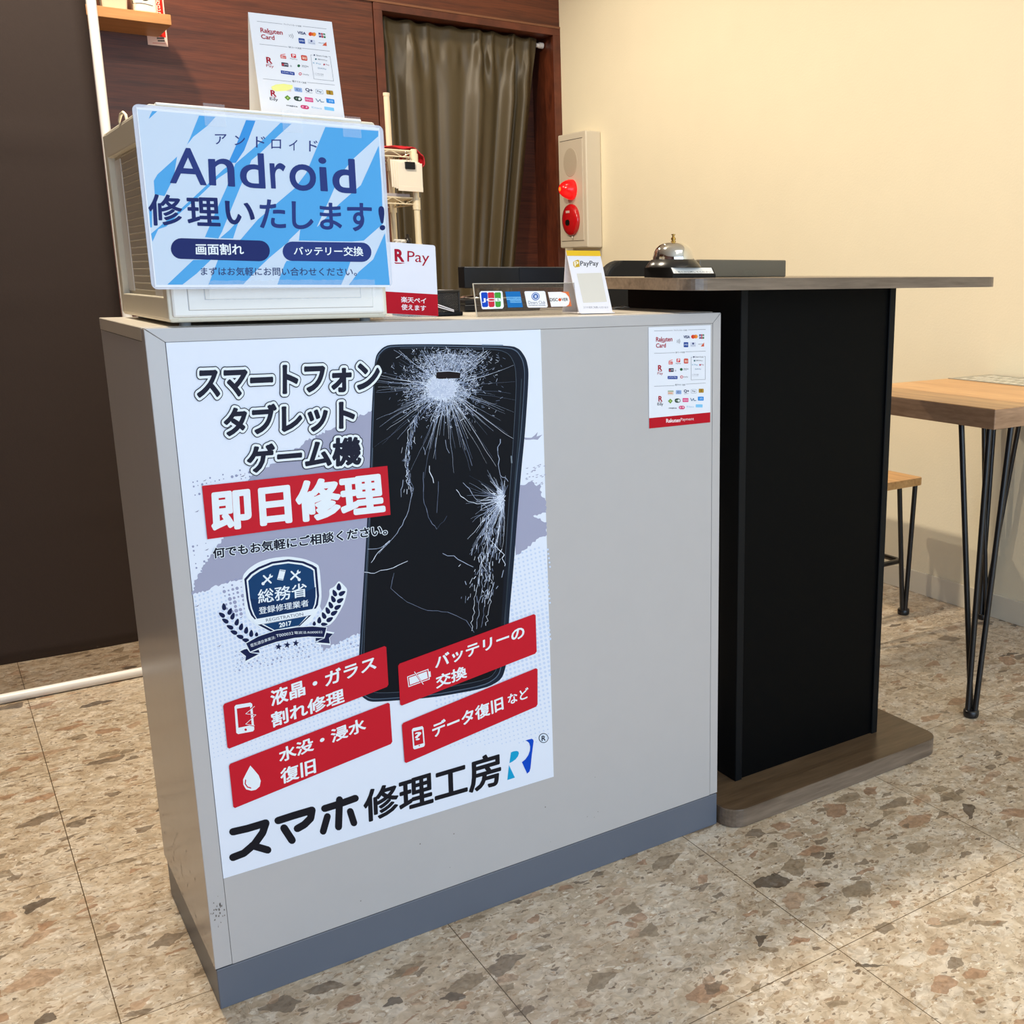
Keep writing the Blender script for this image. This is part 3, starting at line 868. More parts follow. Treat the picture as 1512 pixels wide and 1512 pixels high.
c1 = B((680, 440)); c2 = (743.5, 736)
for k in range(150):
    a = rnd.uniform(0, 2 * math.pi)
    crack(c1, a, rnd.uniform(14, 60), rnd.uniform(.4, 1.0), rnd.choice(CR), 8, 0.25)
for k in range(110):
    a = rnd.uniform(0, 2 * math.pi)
    crack(c1, a, rnd.uniform(45, 125), rnd.uniform(.3, .75), rnd.choice(CR[:3]), 9, 0.07, rnd.uniform(0, 30))
# frosted centre
for k in range(3600):
    a = rnd.uniform(0, 2 * math.pi); r = abs(rnd.gauss(0, 25)); x = c1[0] + r * math.cos(a) * 1.25 - 6; y = c1[1] + r * math.sin(a)
    if not inside((x, y), screen): continue
    l = rnd.uniform(1.5, 6); a2 = a + rnd.gauss(0, .8)
    S.stroke(mb, [(x, y), (x + l * math.cos(a2), y + l * math.sin(a2))], rnd.uniform(.22, .75), CR[0] if r < 18 else rnd.choice(CR[:3]), 10 + rnd.random(), False)
for k in range(1100):
    x = rnd.gauss(668, 25); y = rnd.gauss(532, 9)
    if inside((x, y), screen): S.stroke(mb, [(x, y), (x + rnd.uniform(-5, 5), y + rnd.uniform(-4, 4))], rnd.uniform(.22, .6), rnd.choice(CR[:3]), 10 + rnd.random(), False)
ctr_ = ragged([(c1[0] - 6 + 20 * math.cos(t * .35), c1[1] + 2 + 15 * math.sin(t * .35)) for t in range(18)], 4.5, 2)
S.poly(mb, ctr_, (206, 214, 232), 11)
for k in range(260):
    x = rnd.gauss(c1[0] - 6, 9); y = rnd.gauss(c1[1] + 2, 7); a = rnd.uniform(0, 6.28); l = rnd.uniform(2, 6)
    S.stroke(mb, [(x, y), (x + l * math.cos(a), y + l * math.sin(a))], rnd.uniform(.25, .6), rnd.choice(((176, 188, 212), (230, 236, 246), (190, 200, 222))), 12 + rnd.random() * .8, False)
# speaker slot
S.poly(mb, B((622, 345), (650, 338), (745, 340), (775, 350), (772, 382), (640, 386), (620, 380)), (28, 18, 20), 13)
S.stroke(mb, B((640, 340), (700, 336), (770, 344)), 0.8, CR[0], 14)
# second impact near the right edge
for k in range(60): crack(c2, rnd.uniform(math.pi * .45, math.pi * 1.55), rnd.uniform(10, 42), rnd.uniform(.4, 1.0), rnd.choice(CR[:3]), 9, .2)
for k in range(34): crack(c2, rnd.uniform(math.pi * .52, math.pi * .72), rnd.uniform(40, 105), rnd.uniform(.4, .9), rnd.choice(CR[:3]), 9, .10)
for k in range(22): crack(c2, rnd.uniform(math.pi * .75, math.pi * 1.35), rnd.uniform(30, 62), rnd.uniform(.35, .7), rnd.choice(CR[1:]), 9, .14)
for k in range(70):
    x = c2[0] - abs(rnd.gauss(0, 7)); y = c2[1] + rnd.gauss(0, 9)
    S.stroke(mb, [(x, y), (x + rnd.uniform(-5, 3), y + rnd.uniform(-5, 5))], rnd.uniform(.5, 1.2), CR[0], 10, False)
def jag(path, w, col, n=2, amp=2.0):
    out = []
    for a, b in zip(path, path[1:]):
        out.append(a)
        for k in range(1, n + 1):
            t = k / (n + 1); out.append((a[0] + (b[0] - a[0]) * t + rnd.gauss(0, amp * .5), a[1] + (b[1] - a[1]) * t + rnd.gauss(0, amp * .5)))
    out.append(path[-1])
    for k in range(len(out) - 1): S.stroke(mb, [out[k], out[k + 1]], w * rnd.uniform(.6, 1.2), col, 9, False)
G = Z(500, 680, 3.98)
for k in range(3):
    o = (k - 1) * 7
    jag(B((500 + o, 620), (462 + o, 700), (446 + o, 800), (432 + o, 910), (448 + o, 1020), (468 + o, 1105)), .6, CR[k % 3], 4, 3)
for k in range(70):
    t = rnd.random(); x = 505 - 70 * min(1, t * 2.2) + 30 * max(0, t - .6) + rnd.gauss(0, 14); y = 620 + 480 * t
    c_ = B((x, y)); S.stroke(mb, [c_, (c_[0] + rnd.gauss(0, 1.4), c_[1] + rnd.uniform(2, 9))], rnd.uniform(.3, .9), rnd.choice(CR[:3]), 9, False)
jag(B((410, 1030), (398, 1140)), .7, CR[1]); jag(B((470, 1110), (432, 1260), (372, 1370), (255, 1500)), .7, CR[1], 3, 1)
jag(B((540, 980), (540, 1150), (572, 1270), (625, 1345)), .7, CR[2], 3, 1); jag(B((625, 1345), (690, 1260)), .5, CR[3])
jag(B((578, 940), (605, 1050)), .9, CR[0]); jag(B((635, 1040), (625, 1240)), .6, CR[2]); jag(B((760, 700), (850, 940)), .6, CR[2]); jag(B((680, 775), (705, 860)), .7, CR[1])
jag(B((620, 760), (618, 900)), .6, CR[2]); jag(B((540, 820), (550, 870)), .7, CR[1]); jag(B((1030, 770), (1015, 870), (1030, 1000), (1080, 1040)), .8, CR[1], 3)
jag(G((150, 655), (210, 662), (320, 630), (405, 590)), .9, CR[0], 2, 1); jag(G((190, 600), (230, 540), (300, 470)), .8, CR[0], 2, 1); jag(G((170, 520), (250, 510), (300, 480)), .6, CR[1])
jag(G((325, 660), (305, 750), (400, 830), (520, 880), (640, 890), (750, 940), (795, 1010)), .6, CR[2], 3, 1); jag(G((610, 545), (700, 580), (790, 625)), .8, CR[1])
for k in range(210):
    t = rnd.random() ** .9; x = 905 - 70 * t + rnd.gauss(0, 22 + 34 * t); y = 250 + 560 * t
    c_ = G((x, y))
    if inside(c_, screen): S.stroke(mb, [c_, (c_[0] + rnd.gauss(-1.0, 2.2), c_[1] + rnd.uniform(2, 13))], rnd.uniform(.3, .95), rnd.choice(CR[:3]), 9, False)
for k in range(4):
    o = k * 34
    jag(G((850 + rnd.uniform(-20, 20), 560), (815 + o * .9, 740), (790 + o * .9, 870), (782 + o * .8, 1000 - o * .3)), .55, CR[k % 3], 5, 2)
jag(G((880, 440), (960, 540), (975, 620)), .9, CR[0], 3, 3); jag(G((690, 170), (760, 240), (870, 250)), .8, CR[0], 3, 2); jag(G((730, 130), (800, 220), (880, 290)), .7, CR[1], 3, 2)
mb.build('phone_picture', po)

# headline: dark lettering with a white band and a dark outline
A_ = Z(230, 470, 4.32)
mb = MB()
for s_, qd in (('スマートフォン', A_((268, 507), (1420, 452), (1420, 282), (268, 326))), ('タブレット', A_((440, 752), (1262, 700), (1262, 518), (438, 572))), ('ゲーム機', A_((588, 985), (1302, 925), (1302, 757), (586, 814)))):
    for off, rgb, lay in ((0.150, (22, 24, 36), 15), (0.122, WHT, 16), (0.042, (30, 32, 50), 17)):
        S.text(mb, s_, qd, rgb, lay, off)
mb.build('headline', po)
mb = MB(); qd = [(274.5, 824.5), (531.5, 788.6), (531.5, 773.8), (273.8, 809.7)]
C3 = Z(270, 780, 4.32); qd = C3((195, 192), (1300, 38), (1298, -27), (190, 128))
S.text(mb, '何でもお気軽にご相談ください。', qd, WHT, 15, 0.085); S.text(mb, '何でもお気軽にご相談ください。', qd, (24, 26, 44), 16, 0.030)
mb.build('lettering', po)

def banner(quad, texts, extra=None):
    mb = MB(); pts = []
    for i in range(4):      # slightly rounded corners
        a, b, c = quad[i - 1], quad[i], quad[(i + 1) % 4]
        for o in (a, c):
            l = math.hypot(o[0] - b[0], o[1] - b[1]); pts.append((b[0] + (o[0] - b[0]) * 2.5 / l, b[1] + (o[1] - b[1]) * 2.5 / l))
    S.poly(mb, pts, RED, 18)
    for s_, qd, off in texts: S.text(mb, s_, qd, WHT, 19, off)
    if extra: extra(mb)
    mb.build('red_banner', po)
def banner_sharp(quad, texts):
    mb = MB(); S.poly(mb, quad, RED, 18)
    for s_, qd, off in texts: S.text(mb, s_, qd, WHT, 19, off)
    mb.build('red_banner', po)
banner_sharp(A_((293, 1068), (1475, 940), (1495, 1252), (328, 1408)), [('即日修理', A_((366, 1350), (1453, 1232), (1432, 988), (352, 1108)), 0.042)])
Q4 = Z(310, 920, 2.908)
def icon_phone(mb):
    S.poly(mb, Q4((104, 358), (110, 350), (172, 340), (180, 345), (189, 455), (184, 463), (120, 475), (112, 470)), WHT, 19)
    S.poly(mb, Q4((114, 366), (171, 356), (178, 436), (121, 448)), RED, 20)
    S.disc(mb, Q4((152, 456)), 1.8, RED, 20)
    S.stroke(mb, Q4((188, 352), (150, 388), (196, 392), (150, 432), (186, 440)), 1.4, RED, 20); S.stroke(mb, Q4((190, 356), (152, 388), (196, 392), (152, 432), (190, 438)), 0.7, WHT, 21)
banner(Q4((55, 347), (755, 95), (765, 270), (75, 540)), [('液晶・ガラス', Q4((264, 357), (712, 195), (708, 137), (258, 290)), 0.026), ('割れ修理', Q4((268, 447), (575, 337), (570, 278), (262, 386)), 0.026)], icon_phone)
def icon_drop(mb):
    S.poly(mb, Q4((172, 610), (188, 628), (208, 652), (217, 676), (212, 700), (196, 714), (176, 718), (154, 712), (142, 692), (141, 670), (154, 644)), WHT, 19)
    S.stroke(mb, Q4((152, 672), (150, 688), (160, 702), (174, 706)), 1.6, RED, 20)
banner(Q4((80, 605), (770, 338), (782, 515), (100, 795)), [('水没・浸水', Q4((300, 598), (668, 458), (662, 403), (294, 542)), 0.026), ('復旧', Q4((306, 690), (453, 640), (448, 577), (301, 628)), 0.026)], icon_drop)
def icon_batt(mb):
    S.poly(mb, G((400, 1268), (525, 1222), (533, 1284), (408, 1330)), WHT, 19)
    S.poly(mb, G((405, 1271), (521, 1229), (528, 1281), (412, 1323)), RED, 20)
    S.poly(mb, G((411, 1275), (515, 1237), (522, 1277), (417, 1316)), WHT, 21)
    S.poly(mb, G((526, 1240), (537, 1236), (540, 1268), (530, 1272)), WHT, 19)
    S.stroke(mb, G((440, 1235), (492, 1312)), 2.4, RED, 22); S.stroke(mb, G((443, 1240), (494, 1312)), 1.0, WHT, 23)
banner(G((347, 1195), (1155, 898), (1162, 1130), (360, 1442)), [('バッテリーの', G((568, 1222), (1088, 1038), (1086, 966), (566, 1150)), 0.026), ('交換', G((574, 1338), (750, 1272), (746, 1200), (570, 1266)), 0.026)], icon_batt)
def icon_q(mb):
    S.poly(mb, Q4((865, 458), (870, 450), (910, 441), (915, 447), (921, 522), (917, 529), (876, 541), (871, 536)), WHT, 19)
    S.poly(mb, Q4((871, 464), (910, 454), (915, 514), (876, 526)), RED, 20)
    S.text(mb, '?', Q4((882, 502), (906, 497), (903, 464), (879, 470)), WHT, 21, 0.02); S.disc(mb, Q4((897, 524)), 1.0, RED, 20)
banner(Q4((822, 430), (1405, 190), (1405, 355), (835, 602)), [('データ復旧', Q4((957, 492), (1258, 368), (1253, 312), (952, 432)), 0.026), ('など', Q4((1280, 350), (1368, 318), (1364, 274), (1276, 308)), 0.02)], icon_q)

# registration emblem
E_ = Z(360, 820, 9.45)
mb = MB(); EN = (20, 30, 72); EB = (18, 62, 108)
S.poly(mb, smooth(E_((-22, 285), (70, 180), (200, 95), (380, 38), (620, 12), (850, 48), (1000, 110), (1055, 150), (1088, 560), (1062, 730), (1010, 810), (900, 985), (400, 1075), (180, 985), (40, 870), (5, 700), (-8, 450))), WHT, 3)
S.poly(mb, E_((5, 330), (80, 245), (200, 165), (390, 88), (620, 54), (830, 82), (960, 135), (1017, 172), (1050, 560), (1034, 690), (1005, 742), (150, 893), (100, 835), (62, 740), (36, 600)), EN, 4)
S.poly(mb, E_((36, 345), (110, 262), (220, 190), (400, 116), (620, 86), (818, 110), (940, 162), (986, 198), (1020, 575), (1004, 680), (975, 748), (172, 888), (128, 825), (92, 735), (66, 600)), WHT, 5)
S.poly(mb, E_((60, 356), (128, 282), (235, 212), (405, 140), (620, 110), (810, 134), (925, 182), (968, 212), (1000, 580), (984, 680), (958, 746), (182, 884), (148, 825), (112, 730), (86, 600)), EB, 6)
S.poly(mb, E_((86, 600), (300, 640), (560, 640), (760, 560), (1000, 440), (1000, 580), (984, 680), (958, 746), (182, 884), (148, 825), (112, 730)), (14, 48, 92), 7)
S.poly(mb, E_((110, 897), (1035, 737), (1018, 800), (940, 830), (200, 966), (150, 940)), WHT, 8)
S.poly(mb, E_((195, 968), (940, 832), (780, 985), (700, 1000), (380, 1065)), EN, 4); S.poly(mb, E_((245, 962), (905, 842), (760, 985), (420, 1052)), WHT, 5); S.poly(mb, E_((275, 960), (878, 848), (765, 978), (425, 1040)), EB, 6)
S.text(mb, '総務省', E_((203, 672), (880, 570), (872, 378), (190, 482)), WHT, 9, 0.012)
S.text(mb, '登録修理業者', E_((212, 822), (905, 706), (896, 612), (205, 724)), WHT, 9, 0.008)
S.text(mb, 'REGISTRATION', E_((312, 926), (830, 836), (822, 795), (304, 884)), (60, 70, 100), 9)
S.text(mb, '2017', E_((497, 1004), (662, 970), (656, 914), (490, 944)), WHT, 9, 0.035)
S.poly(mb, E_((20, 1218), (200, 1120), (450, 1035), (750, 990), (960, 980), (1162, 998), (1128, 1152), (900, 1142), (700, 1162), (450, 1217), (250, 1284), (80, 1355)), WHT, 9)
S.poly(mb, E_((30, 1226), (200, 1131), (450, 1046), (750, 1001), (960, 991), (1150, 1006), (1116, 1140), (900, 1130), (700, 1150), (450, 1205), (250, 1271), (86, 1342)), EN, 10)
for poly_ in (E_((0, 1312), (42, 1302), (84, 1356), (205, 1376), (20, 1472), (28, 1405), (-55, 1340)), E_((100, 1352), (205, 1312), (220, 1356)), E_((1150, 1078), (1242, 1094), (1188, 1150), (1198, 1228), (1018, 1212), (1124, 1156)), E_((1000, 1150), (1112, 1150), (1000, 1200))):
    cx_ = sum(p[0] for p in poly_) / len(poly_); cy_ = sum(p[1] for p in poly_) / len(poly_)
    S.poly(mb, [(cx_ + (x - cx_) * 1.25, cy_ + (y - cy_) * 1.35) for x, y in poly_], WHT, 8); S.poly(mb, poly_, EN, 9)
S.text(mb, '電気通信事業法:T000032', E_((95, 1278), (400, 1165), (394, 1125), (86, 1238)), WHT, 11) if False else None
S.text(mb, '電気通信事業法:', E_((96, 1282), (440, 1160), (432, 1116), (86, 1236)), WHT, 11)
S.text(mb, 'T000032', E_((452, 1142), (690, 1100), (684, 1062), (446, 1102)), WHT, 11)
S.text(mb, '電波法:R000032', E_((704, 1096), (1096, 1086), (1094, 1046), (700, 1058)), WHT, 11)
for c_ in ((485, 1275), (605, 1250), (725, 1225)):
    S.poly(mb, E_(*[(c_[0] + (50 if k % 2 == 0 else 20) * math.sin(k * math.pi / 5 + .1), c_[1] - (52 if k % 2 == 0 else 21) * math.cos(k * math.pi / 5 + .1)) for k in range(10)]), EN, 4)
def leaf(c, ang, l, w, lay=5):
    pts = []
    for k in range(12):
        a = 2 * math.pi * k / 12; x = l * math.cos(a); y = w * math.sin(a) * (1 - 0.35 * math.cos(a))
        pts.append((c[0] + x * math.cos(ang) - y * math.sin(ang), c[1] + x * math.sin(ang) + y * math.cos(ang)))
    S.poly(mb, pts, EN, lay)
S.poly(mb, smooth(E_((1325, 348), (1390, 410), (1445, 470), (1430, 560), (1395, 680), (1330, 800), (1270, 900), (1180, 990), (960, 985), (1000, 900), (1080, 790), (1150, 690), (1195, 560), (1190, 470), (1260, 440))), WHT, 3)
leaf(E_((1325, 438)), -1.57, 5.5, 3.4)
for a, b in (((1265, 525), (1370, 528)), ((1245, 608), (1345, 628)), ((1210, 692), (1310, 722)), ((1168, 768), (1260, 803)), ((1115, 838), (1198, 893))):
    leaf(E_(a), -1.57 - .45, 5.4, 3.1); leaf(E_(b), -0.55, 5.6, 3.1)
leaf(E_((1052, 903)), -1.5, 5.0, 3.0); leaf(E_((1122, 960)), 0.0, 5.0, 2.4); leaf(E_((982, 950)), -1.5, 3.2, 2.4)
for c_, an in (((262, 500), -1.7), ((248, 552), -2.5), ((300, 530), -1.15), ((270, 590), -2.6), ((318, 560), -1.2), ((300, 630), -2.7), ((345, 598), -1.25), ((325, 663), -2.75), ((372, 628), -1.3), ((364, 691), -2.85), ((404, 650), -1.4), ((400, 714), -2.9), ((436, 670), -1.5)):
    leaf(C3(c_), an, 5.4, 3.0)
leaf(C3((470, 676)), -1.5, 3.2, 2.4)
# little tools and phone above the characters
for (x, y), sw in (((325, 335), 1), ((712, 278), -1)):
    S.stroke(mb, E_((x - 55, y + 55), (x + 55, y - 50)), 2.6, WHT, 9); S.stroke(mb, E_((x - 50, y - 50), (x + 50, y + 45)), 2.6, WHT, 9)
    S.disc(mb, E_((x + 52 * 1, y - 52)), 2.8, WHT, 9); S.disc(mb, E_((x + 62, y - 66)), 1.5, EB, 10); S.disc(mb, E_((x - 58 * sw, y + 58)), 2.4, WHT, 9)
S.poly(mb, E_((500, 195), (582, 205), (545, 348), (462, 335)), WHT, 9); S.stroke(mb, E_((505, 210), (570, 218)), .7, EB, 10); S.stroke(mb, E_((475, 325), (540, 334)), .7, EB, 10)
mb.build('emblem', po)

# shop name in heavy rounded strokes, then thinner characters and the two-tone mark
mb = MB(); KB = (26, 25, 32)
def thick(path, w): S.stroke(mb, Q4(*path), w, KB, 4)
thick([(98, 896), (160, 882), (240, 858)], 10.9); thick([(240, 858), (226, 900), (190, 950), (145, 988), (98, 1006)], 10.9); thick([(182, 955), (248, 974)], 10.9)
thick([(292, 848), (360, 826), (438, 803)], 10.9); thick([(438, 803), (432, 838), (405, 865), (375, 882)], 10.9); thick([(318, 880), (352, 932)], 11.4)
thick([(492, 796), (560, 775), (624, 752)], 10.4); thick([(556, 758), (552, 875)], 10.4); thick([(504, 830), (486, 894)], 10.0); thick([(602, 808), (618, 858)], 10.0)
S.text(mb, '修理工房', Q4((666, 855), (1248, 690), (1244, 550), (660, 724)), KB, 4, 0.026)
R_ = Z(700, 1060, 11.63)
TE = (20, 160, 208); BL = (10, 74, 196)
S.poly(mb, R_((632, 592), (680, 572), (730, 566), (760, 578), (768, 610), (752, 660), (712, 710), (660, 748), (606, 776)), TE, 4)
S.poly(mb, R_((598, 808), (700, 1024), (570, 1066)), TE, 4)
S.poly(mb, R_((880, 388), (930, 372), (985, 358), (1012, 368), (1022, 400), (990, 640), (968, 860), (950, 920), (910, 956), (820, 760), (880, 710), (930, 640), (958, 560), (962, 490), (945, 430), (915, 402)), BL, 4)
S.disc(mb, R_((1192, 345)), 7.2, (30, 36, 56), 4, 24); S.disc(mb, R_((1192, 345)), 6.2, (222, 234, 248), 5, 24)
S.text(mb, 'R', R_((1160, 392), (1222, 384), (1222, 302), (1160, 310)), (30, 36, 56), 6, 0.03)
mb.build('shop_name', po)
# ------------------------------------------------------------------ accepted-payments print (used on the sticker and on the folded card)
def payment_print(S, mb, K_, footer):
    """K_ maps coordinates of an enlarged crop to the sheet."""
    G1 = (120, 120, 130); CR_ = (168, 24, 44); DK = (60, 60, 70)
    def rect(x0, y0, x1, y1, c, l=2, r=6): S.poly(mb, K_(*rrect(x0, y0, x1, y1, r, 2)), c, l)
    def line(p, q, w=.45): S.stroke(mb, K_(p, q), w, G1, 2, False)
    def tx(s, x0, y0, x1, y1, c, dy=0, off=0.0, l=3): S.text(mb, s, K_((x0, y1 + dy), (x1, y1 - dy), (x1, y0 - dy), (x0, y0 + dy)), c, l, off)
    line((195, 217), (405, 211)); line((575, 205), (770, 200)); tx('クレジットカード決済', 415, 200, 562, 218, DK)
    line((195, 467), (425, 459)); line((545, 449), (770, 442)); tx('QRコード決済', 432, 446, 538, 466, DK)
    line((195, 835), (420, 826)); line((550, 810), (770, 798)); tx('電子マネー決済', 430, 808, 542, 828, DK)
    tx('Rakuten', 217, 284, 398, 333, CR_, 2, 0.02); tx('Card', 217, 355, 325, 402, CR_, 2, 0.02)
    S.poly(mb, K_((262, 340), (325, 336), (300, 348)), CR_, 2)
    for k in range(3): S.stroke(mb, K_((450 + k * 13, 322 - k * 8), (456 + k * 14, 332), (450 + k * 13, 344 + k * 6)), .6, (110, 112, 120), 2)
    tx('VISA', 524, 268, 592, 298, (40, 50, 100), 0, 0.03)
    S.disc(mb, K_((630, 281)), 2.9, (214, 62, 40), 2); S.disc(mb, K_((660, 279)), 2.9, (238, 146, 50), 2); S.disc(mb, K_((645, 280)), 1.8, (226, 100, 44), 3, ry=2.4)
    for k, c in enumerate(((40, 60, 130), (190, 40, 60), (40, 120, 70))): rect(698 + k * 19, 254, 715 + k * 19, 304, c, 2, 4)
    tx('JCB', 698, 270, 752, 290, (236, 240, 246), 0, .03)
    rect(525, 342, 576, 398, (36, 70, 150)); tx('AMEX', 529, 360, 572, 380, (220, 230, 246))
    rect(600, 342, 660, 394, (212, 216, 230)); S.disc(mb, K_((630, 358)), 1.5, (60, 70, 120), 3); tx('Diners Club', 606, 374, 655, 384, (100, 104, 120))
    rect(683, 342, 752, 390, (238, 240, 246)); tx('DISCOVER', 688, 358, 742, 372, (70, 70, 80)); S.poly(mb, K_((752, 345), (752, 390), (715, 390)), (214, 90, 60), 3)
    tx('R', 240, 600, 282, 660, CR_, 0, .03); S.poly(mb, K_((240, 670), (285, 666), (270, 674)), CR_, 2); tx('Pay', 232, 676, 293, 712, CR_)
    rect(356, 558, 404, 590, (214, 60, 50)); tx('d払い', 358, 562, 402, 584, (246, 230, 226), 0, .02); S.stroke(mb, K_((362, 552), (398, 540)), 1.0, (226, 110, 96), 2)
    rect(446, 525, 486, 566, (216, 40, 48)); tx('P', 458, 530, 478, 560, (246, 232, 230), 0, .03); tx('PayPay', 436, 574, 494, 588, DK)
    rect(527, 525, 576, 580, (206, 58, 40), 2, 9); tx('au', 536, 540, 568, 566, (246, 200, 180), 0, .03)
    rect(358, 632, 414, 674, (54, 52, 72)); rect(362, 646, 378, 668, (190, 60, 70), 3, 3); tx('pay', 382, 644, 410, 664, (222, 226, 236)); rect(426, 650, 442, 670, (190, 192, 200))
    S.disc(mb, K_((498, 646)), 2.1, (40, 100, 60), 2); tx('WeChat', 524, 632, 578, 646, DK); tx('Pay', 524, 648, 560, 658, (120, 124, 130))
    rect(346, 720, 456, 754, (36, 66, 150), 2, 4); tx('J-Coin Pay', 356, 728, 446, 746, (232, 236, 246))
    S.disc(mb, K_((502, 730)), 2.2, (206, 60, 66), 2); S.disc(mb, K_((502, 730)), 1.2, (236, 240, 248), 3); tx('UnionPay', 522, 722, 572, 740, (110, 110, 122))
    for a, b in (((608, 510), (608, 764)), ((608, 764), (766, 758)), ((766, 758), (766, 500)), ((608, 510), (622, 510)), ((752, 502), (766, 500))): line(a, b, .4)
    S.disc(mb, K_((638, 507)), 1.2, (80, 84, 110), 2); tx('Smart Code', 654, 498, 744, 514, DK)
    S.disc(mb, K_((646, 549)), 1.3, (60, 110, 120), 2); tx('銀行Pay', 662, 540, 738, 556, DK)
    tx('K Pay', 618, 586, 682, 606, (100, 160, 190)); S.disc(mb, K_((708, 595)), 1.3, (190, 60, 80), 2); tx('Pay', 722, 586, 750, 604, (150, 70, 90))
    tx('QUICPay', 650, 634, 720, 652, (90, 130, 160)); tx('ご利用', 618, 698, 690, 708, (120, 120, 130)); tx('いただけます', 618, 714, 690, 722, (120, 120, 130))
    rect(348, 884, 412, 930, (222, 206, 196)); rect(348, 884, 412, 892, (110, 150, 90), 3, 2); rect(352, 906, 400, 914, (220, 130, 60), 3, 2)
    rect(438, 878, 500, 922, (150, 176, 220)); tx('ID', 452, 888, 486, 912, (60, 70, 110))
    tx('Q+', 528, 872, 584, 908, (50, 50, 90), 0, .03); line((530, 918), (580, 914))
    rect(608, 868, 668, 912, (160, 164, 180)); rect(611, 872, 665, 908, (236, 240, 248), 3); tx('Pay', 620, 880, 656, 902, (50, 54, 70), 0, .02, 4)
    rect(693, 862, 748, 906, (178, 138, 44)); rect(716, 868, 724, 900, (120, 90, 40), 3, 2)
    tx('R', 245, 945, 285, 1002, CR_, 0, .03); S.poly(mb, K_((244, 1012), (288, 1008), (272, 1016)), CR_, 2); tx('Edy', 232, 1018, 296, 1056, DK, 0, .01)
    S.poly(mb, K_((376, 972), (402, 998), (376, 1028), (350, 1000)), (104, 150, 50), 2); S.disc(mb, K_((376, 1000)), 1.3, (180, 204, 120), 3)
    rect(424, 970, 490, 1018, (44, 62, 52), 2, 22); S.disc(mb, K_((470, 994)), 2.0, (222, 228, 224), 3); S.disc(mb, K_((446, 994)), 1.4, (120, 140, 120), 3)
    rect(513, 966, 578, 1010, (222, 70, 130), 2, 4); tx('nanaco', 519, 980, 572, 998, (246, 214, 228))
    S.stroke(mb, K_((602, 968), (616, 996), (634, 970), (640, 994), (662, 992)), 1.0, (90, 120, 150), 2)
    rect(684, 950, 748, 994, (40, 140, 220), 2, 4); tx('ana', 704, 962, 736, 982, (190, 222, 246))
    tx('majica', 360, 1070, 446, 1088, DK, 0, .02); rect(470, 1052, 538, 1090, (208, 60, 110), 2, 18); S.disc(mb, K_((488, 1071)), 1.5, (234, 150, 180), 3); S.disc(mb, K_((518, 1069)), 1.2, (240, 200, 214), 3)
    tx('Kitaca', 560, 1052, 638, 1070, (150, 190, 220)); rect(660, 1036, 736, 1070, (130, 200, 240), 2, 4)
    if footer:
        tx('Rakuten', 330, 1196, 484, 1236, (246, 226, 228), 4, .03, 4); tx('Payment', 490, 1184, 638, 1226, (246, 226, 228), 4, .0, 4)

pk = thing('payment_sticker', 'small white payment sticker with a red foot at the right end of the counter front', 'sticker', (0.779, -0.0005, 0.745))
mb = MB(); mb.box((0.7185, -0.0006, 0.7455), (0.8415, 0.0002, 0.9060), mat('sticker_paper', (232, 236, 244), 0.3)); mb.build('sheet', pk)
S = Sheet((0.779, -0.00064, 0.8), (0, -1, 0)); K7 = Z(940, 460, 7.56)
mb = MB(); payment_print(S, mb, K7, True); mb.build('printing', pk)
mb = MB(); mb.box((0.7185, -0.00066, 0.7455), (0.8415, -0.0005, 0.7623), ink((186, 18, 36))); mb.build('red_footer', pk)

# ------------------------------------------------------------------ plastic drawer case on the counter's left end
M_pl = mat('white_plastic', (238, 236, 230), 0.3, spec=0.5)
M_ivp = mat('ivory_plastic', (222, 214, 194), 0.4)
M_rib = mat('frosted_ribs', (200, 192, 174), 0.45)
CW, CD, CH, CZ = 0.270, 0.345, 0.249, 0.9312
F = frame((0.030, 0.003, CZ), 0.0)
dc = thing('drawer_case', 'white plastic drawer case standing on the left end of the counter', 'drawer case', (0.165, 0.17, H))
mb = MB()
mb.box((0.0008, 0.0045, 0), (CW - 0.0008, CD - 0.0005, 0.012), M_ivp, 0.003, 2, F); mb.box((0.0008, 0.0045, CH - 0.012), (CW - 0.0008, CD - 0.0005, CH), M_ivp, 0.003, 2, F)
mb.box((0.004, CD - 0.006, 0.01), (CW - 0.004, CD - 0.002, CH - 0.01), M_ivp, 0, 2, F)
for sx, sg_ in ((0.0, 1), (CW - 0.012, -1)):
    mb.box((sx, 0.0040, 0.003), (sx + 0.012, 0.026, CH - 0.003), M_ivp, 0.0015, 2, F)
    mb.box((sx, CD - 0.024, 0.003), (sx + 0.012, CD - 0.0002, CH - 0.003), M_ivp, 0.0015, 2, F)
    mb.box((sx + 0.0004 * (1 + sg_) / 2, 0.024, 0.0034), (sx + 0.012 - 0.0004 * (1 - sg_) / 2, CD - 0.022, 0.030), M_ivp, 0.0015, 2, F)
    mb.box((sx + 0.0004 * (1 + sg_) / 2, 0.024, CH - 0.034), (sx + 0.012 - 0.0004 * (1 - sg_) / 2, CD - 0.022, CH - 0.0034), M_ivp, 0.0015, 2, F)
mb.build('case', dc)
